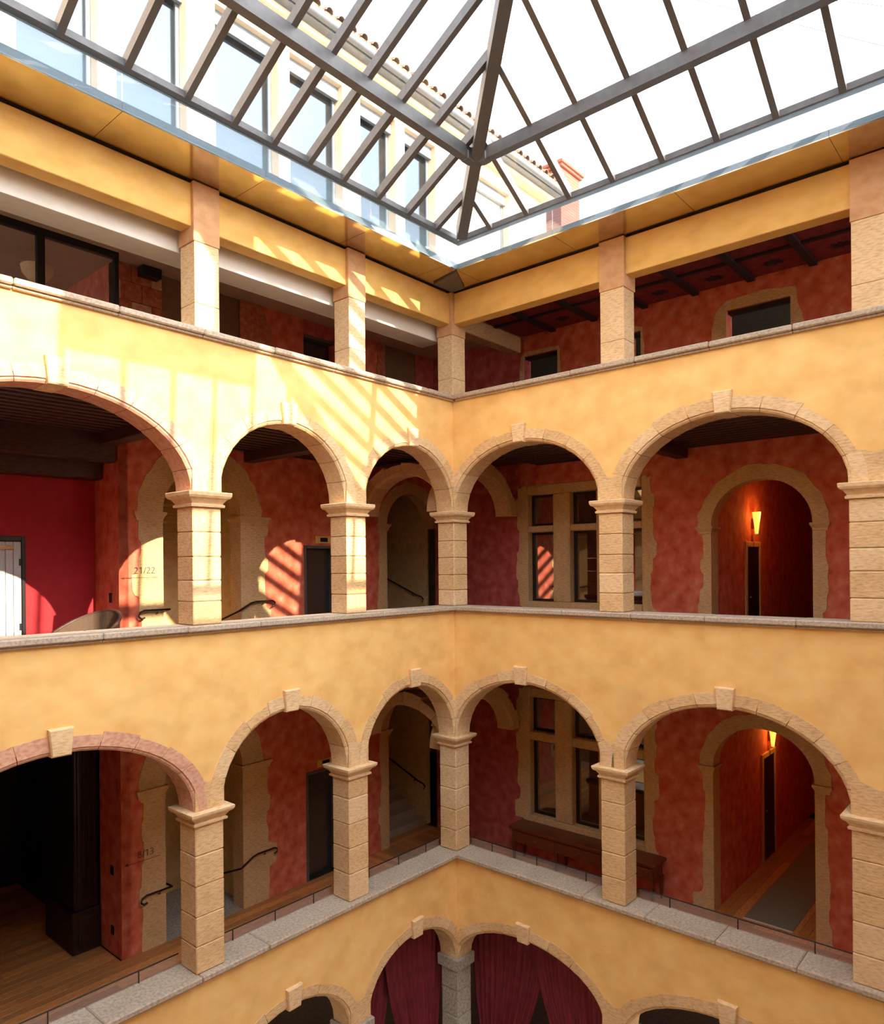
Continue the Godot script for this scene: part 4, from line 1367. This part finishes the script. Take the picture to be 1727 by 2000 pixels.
# ---------------------------------------------------------------- furniture and small things
func small_things() -> void:
	# low guard rails along the inner edge of the lower coping
	for q in [[TL, [[0.02, 2.06, "narrow"], [2.5, 4.56, "middle"], [5.0, 8.08, "wide"]], "sunlit"], [TR, [[0.02, 2.79, "first"], [3.22, 6.11, "second"]], "shaded"]]:
		for r in q[1]:
			var t: Transform3D = q[0]
			var o := thing("guard_rail", "low glass guard rail on the coping of the %s lower arch, %s side" % [r[2], q[2]], "railing", t * Vector3((r[0] + r[1]) / 2.0, 5.15, -0.39), "low guard rails")
			boxed(Vector3(r[0], 5.292, -0.402), Vector3(r[1], 5.306, -0.386), 0.003, "top_rail", M.iron, o, t)
			var n := 3
			for k in n:
				var u := lerpf(r[0], r[1], (k + 0.5) / n)
				boxed(Vector3(u - 0.007, 5.15, -0.4), Vector3(u + 0.007, 5.292, -0.388), 0.002, "post", M.iron, o, t)
			boxed(Vector3(r[0] + 0.01, 5.155, -0.398), Vector3(r[1] - 0.01, 5.29, -0.392), 0.0, "pane", M.glass, o, t)
	# room numbers with arrows, painted on the stone jambs
	for q in [["21/22", 4.37, 10.03, 10.0, 4.54, "upper"], ["8/13", 4.36, 5.64, 5.615, 4.52, "lower"]]:
		var o := thing("room_sign", "painted room numbers %s with an arrow on the %s stone jamb" % [q[0].replace("/", " to "), q[5]], "sign", Vector3(LB + 0.013, q[3], 4.25), "painted room signs")
		var tm := TextMesh.new()
		tm.text = q[0]
		var f := SystemFont.new()
		f.font_names = PackedStringArray(["Droid Sans"])
		tm.font = f
		tm.font_size = 32
		tm.pixel_size = 0.0042
		tm.depth = 0.003
		tm.horizontal_alignment = HORIZONTAL_ALIGNMENT_LEFT
		tm.vertical_alignment = VERTICAL_ALIGNMENT_BOTTOM
		tm.material = M.text_ink
		var mi := MeshInstance3D.new()
		mi.name = "lettering"
		mi.mesh = tm
		o.add_child(mi)
		mi.position = Vector3(0.002, q[2] - q[3], q[1] - 4.25)
		mi.rotation.y = PI / 2.0
		boxed(Vector3(3.99, q[3] - 0.003, LB + 0.012), Vector3(q[4], q[3] + 0.003, LB + 0.016), 0.0, "arrow_shaft", M.text_ink, o, TL)
		plate(TL, PackedVector2Array([Vector2(q[4] + 0.03, q[3]), Vector2(q[4] - 0.02, q[3] + 0.018), Vector2(q[4] - 0.02, q[3] - 0.018)]), LB + 0.001, LB + 0.016, "arrow_head", M.text_ink, o)
	# console bench under the lower window
	var b := thing("console_bench", "long dark polished wooden bench table under the lower mullioned window", "bench", Vector3(1.13, 4.2, -2.4))
	boxed(Vector3(-0.42, 4.86, -2.62), Vector3(2.68, 4.93, -2.12), 0.015, "top", M.wood_bench, b)
	boxed(Vector3(-0.36, 4.62, -2.2), Vector3(2.62, 4.86, -2.16), 0.006, "apron", M.wood_bench, b)
	for x in [-0.36, 2.58]:
		boxed(Vector3(x, 4.62, -2.58), Vector3(x + 0.04, 4.86, -2.2), 0.006, "apron", M.wood_bench, b)
	for x in [-0.33, 0.65, 1.63, 2.6]:
		for z in [-2.56, -2.2]:
			var g := MB.new()
			moulding(g, x - 0.02, x + 0.02, z - 0.02, z + 0.02, [[-0.006, 4.2], [0.0, 4.3], [0.012, 4.55], [0.018, 4.62]])
			put(g, "leg", M.wood_bench, b)
	for k in 3:
		var dw := boxed(Vector3(-0.2 + k * 0.98, 4.66, -2.162), Vector3(0.62 + k * 0.98, 4.82, -2.15), 0.006, "drawer", M.wood_bench, b)
		var kn := MB.new()
		kn.lathe(Vector3(0.21 + k * 0.98, 4.74, -2.135), [Vector2(0, -0.02), Vector2(0.018, -0.01), Vector2(0.02, 0.0), Vector2(0.018, 0.01), Vector2(0, 0.02)], 10)
		put(kn, "knob", M.brass, dw)
	# rug in the lower corridor
	var rg := thing("runner_rug", "worn grey beige runner rug in the lower corridor", "rug", Vector3(4.35, 4.2, -4.9))
	boxed(Vector3(3.95, 4.2, -7.0), Vector3(4.72, 4.212, -2.78), 0.004, "pile", M.rug_wool, rg)
	boxed(Vector3(3.95, 4.2, -2.78), Vector3(4.72, 4.208, -2.74), 0.002, "fringe", M.white_paint, rg)
	# dark chest in the upper corridor
	var ct := thing("dark_chest", "low dark wooden chest standing in the upper corridor", "chest", Vector3(4.6, 8.49, -6.0))
	boxed(Vector3(4.35, 8.57, -6.3), Vector3(5.08, 9.35, -5.6), 0.015, "body", M.wood_black, ct)
	boxed(Vector3(4.32, 9.35, -6.33), Vector3(5.09, 9.4, -5.57), 0.01, "lid", M.wood_black, ct)
	for x in [4.38, 5.0]:
		boxed(Vector3(x, 8.49, -5.7), Vector3(x + 0.06, 8.57, -5.62), 0.006, "foot", M.wood_black, ct)
		boxed(Vector3(x, 8.49, -6.28), Vector3(x + 0.06, 8.57, -6.2), 0.006, "foot", M.wood_black, ct)
	# red exit plate in the upper corridor
	tag(boxed(Vector3(5.06, 10.5, -3.6), Vector3(5.1, 10.58, -3.3), 0.004, "exit_plate", M.paint_red), "small red plate on the wall of the upper corridor", "sign")
	# carved wardrobe in the dark room
	var wd := thing("carved_cabinet", "tall dark fluted wooden cabinet in the dark lower room", "cabinet", Vector3(-4.0, 4.2, 4.83))
	boxed(Vector3(-4.5, 4.2, 4.61), Vector3(-3.45, 4.85, 5.05), 0.015, "plinth", M.wood_black, wd)
	boxed(Vector3(-4.45, 4.85, 4.62), Vector3(-3.5, 8.0, 5.0), 0.015, "body", M.wood_black, wd)
	boxed(Vector3(-4.52, 8.0, 4.605), Vector3(-3.43, 8.2, 5.07), 0.02, "cornice", M.wood_black, wd)
	for k in 4:
		boxed(Vector3(-3.5, 5.0, 4.66 + k * 0.085), Vector3(-3.475, 7.9, 4.7 + k * 0.085), 0.01, "flute", M.wood_black, wd)
	boxed(Vector3(-3.46, 4.32, 4.7), Vector3(-3.43, 4.75, 4.97), 0.01, "panel", M.wood_black, wd)
	# sockets and switches beside the recess
	for q in [[Vector3(-3.05, 9.62, 4.6), "black light switch on the red return wall of the upper recess", 0.08, 0.15], [Vector3(-3.08, 5.42, 4.6), "black wall switch on the red return wall of the lower room", 0.09, 0.14], [Vector3(-3.08, 4.5, 4.6), "black floor-level socket on the red return wall of the lower room", 0.09, 0.14]]:
		var o := thing("wall_switch", q[1], "switch", q[0], "switches and sockets")
		boxed(q[0] - Vector3(q[2] / 2.0, 0, 0), q[0] + Vector3(q[2] / 2.0, q[3], 0.012), 0.003, "plate", M.black_metal, o)
		boxed(q[0] + Vector3(-0.02, 0.03, 0.01), q[0] + Vector3(0.02, q[3] - 0.03, 0.018), 0.002, "rocker", M.black_metal, o)
	# grey door in the crimson recess
	var dr := thing("panel_door", "pale grey boarded door with black frame in the crimson recess", "door", Vector3(-3.58, 8.49, 6.15))
	for k in 8:
		boxed(Vector3(5.69 + k * 0.105, 8.5, -3.575), Vector3(5.69 + (k + 1) * 0.105 - 0.006, 10.55, -3.545), 0.005, "board", M.door_grey, dr, TL)
	boxed(Vector3(5.63, 8.49, -3.58), Vector3(5.685, 10.63, -3.54), 0.006, "frame", M.black_metal, dr, TL)
	boxed(Vector3(6.53, 8.49, -3.58), Vector3(6.58, 10.63, -3.54), 0.006, "frame", M.black_metal, dr, TL)
	boxed(Vector3(5.685, 10.56, -3.58), Vector3(6.53, 10.63, -3.54), 0.006, "frame", M.black_metal, dr, TL)
	boxed(Vector3(5.8, 10.44, -3.545), Vector3(6.4, 10.5, -3.5), 0.008, "door_closer", M.stone_pale, dr, TL)
	for y in [9.25, 10.2]:
		boxed(Vector3(5.69, y, -3.545), Vector3(5.72, y + 0.1, -3.535), 0.002, "hinge", M.black_metal, dr, TL)
	# wicker tub chair
	var wc := thing("wicker_chair", "round wicker tub chair half hidden by the middle coping", "chair", Vector3(-1.35, 8.49, 5.75))
	var g := MB.new()
	var c0 := Vector3(-1.35, 8.49, 5.75)
	var rings := []
	for j in 9:
		var v := j / 8.0
		var row := []
		for i in 37:
			var a := TAU * i / 36.0
			var r := 0.3 + 0.16 * sin(v * PI * 0.5)
			var top := 0.86 + 0.24 * cos(a + 1.9)
			row.append(c0 + Vector3(cos(a) * r * 0.9, 0.08 + (top - 0.08) * v, sin(a) * r))
		rings.append(row)
	for j in 8:
		for i in 36:
			var a: Vector3 = rings[j][i]
			var e: Vector3 = rings[j + 1][i + 1]
			var out := (a + e) / 2.0 - c0
			out.y = 0.0
			g.quado(rings[j][i], rings[j][i + 1], rings[j + 1][i + 1], rings[j + 1][i], out)
			var sh := out.normalized() * -0.02
			g.quado(rings[j][i] + sh, rings[j][i + 1] + sh, rings[j + 1][i + 1] + sh, rings[j + 1][i] + sh, -out)
	put(g, "shell", M.wicker, wc)
	g = MB.new()
	g.tube(rings[8], 0.024, 6)
	put(g, "rim", M.wood_dark, wc)
	g = MB.new()
	g.lathe(c0, [Vector2(0.0, 0.42), Vector2(0.32, 0.42), Vector2(0.35, 0.38), Vector2(0.34, 0.3), Vector2(0.0, 0.3)], 24)
	put(g, "seat", M.rug_wool, wc)
	g = MB.new()
	g.lathe(c0, [Vector2(0.26, 0.0), Vector2(0.3, 0.02), Vector2(0.31, 0.1), Vector2(0.0, 0.1)], 24)
	put(g, "base", M.wicker, wc)


# ---------------------------------------------------------------- the two sides behind the camera (mirrored in the panes)
func far_sides() -> void:
	for side in 2:
		var t: Transform3D = [TFX, TFZ][side]
		var u1: float = [FAR_Z, FAR_X][side]
		var wall := group_structure(["wall_front", "wall_back"][side], ["yellow arcade wall facing the sunlit one across the courtyard", "yellow arcade wall facing the shaded one across the courtyard"][side])
		var opens := [[0.6, 3.2], [3.6, 6.2], [6.6, 9.2]]
		for s in 3:
			var ys: float = CAP_TOP[s]
			var low := [Vector2(0, ys)]
			for o in opens:
				low.append_array(arc((o[0] + o[1]) / 2.0, (o[1] - o[0]) / 2.0, ys, CROWN_R[s] - ys, 0.0))
			low.append_array([Vector2(u1, ys), Vector2(u1, COPE_TOP[s + 1] - 0.1), Vector2(0, COPE_TOP[s + 1] - 0.1)])
			plate(t, PackedVector2Array(low), -WALL, 0.0, "plaster_panel", M.plaster_yellow, wall)
			var u := 0.0
			for o in opens + [[u1, u1]]:
				if o[0] - u > 0.05:
					boxed(Vector3(u, COPE_TOP[s], -WALL), Vector3(o[0], ys, 0), 0.01, "pier", M.stone_ochre, wall, t)
				u = o[1]
			boxed(Vector3(0, COPE_TOP[s + 1] - 0.1, -WALL - 0.05), Vector3(u1, COPE_TOP[s + 1], 0.08), 0.01, "coping_slab", M.stone_coping, wall, t)
			boxed(Vector3(0, FLOORS[s + 1] - 0.18, -2.8), Vector3(u1, FLOORS[s + 1], -WALL), 0.0, "gallery_floor", M.wood_dark, wall, t)
		boxed(Vector3(0, 14.37, -0.3), Vector3(u1, 14.92, -0.06), 0.0, "lintel_beam", M.beam_yellow, wall, t)
		for u in [0.0, 3.3, 6.4, 9.4]:
			boxed(Vector3(u, 13.1, -0.34), Vector3(u + 0.4, 14.92, 0), 0.0, "pier", M.stone_pale, wall, t)
		boxed(Vector3(-0.5, 0, -2.9), Vector3(u1 + 2.5, 15.0, -2.75), 0.0, "gallery_back_wall", M.plaster_yellow, wall, t)
		boxed(Vector3(0, 14.93, -3.0), Vector3(u1, 15.06, 0.65), 0.0, "soffit", M.zinc, wall, t)
		boxed(Vector3(0.6, 15.06, 0.64), Vector3(u1 - 0.6, 15.36, 0.65), 0.0, "pane", M.strip_glass, wall, t)
	structure("roof_deck", Vector3(FAR_X, 14.95, FAR_Z), Vector3(15, 15.06, 14.5), M.zinc, "roof deck corner behind the camera")
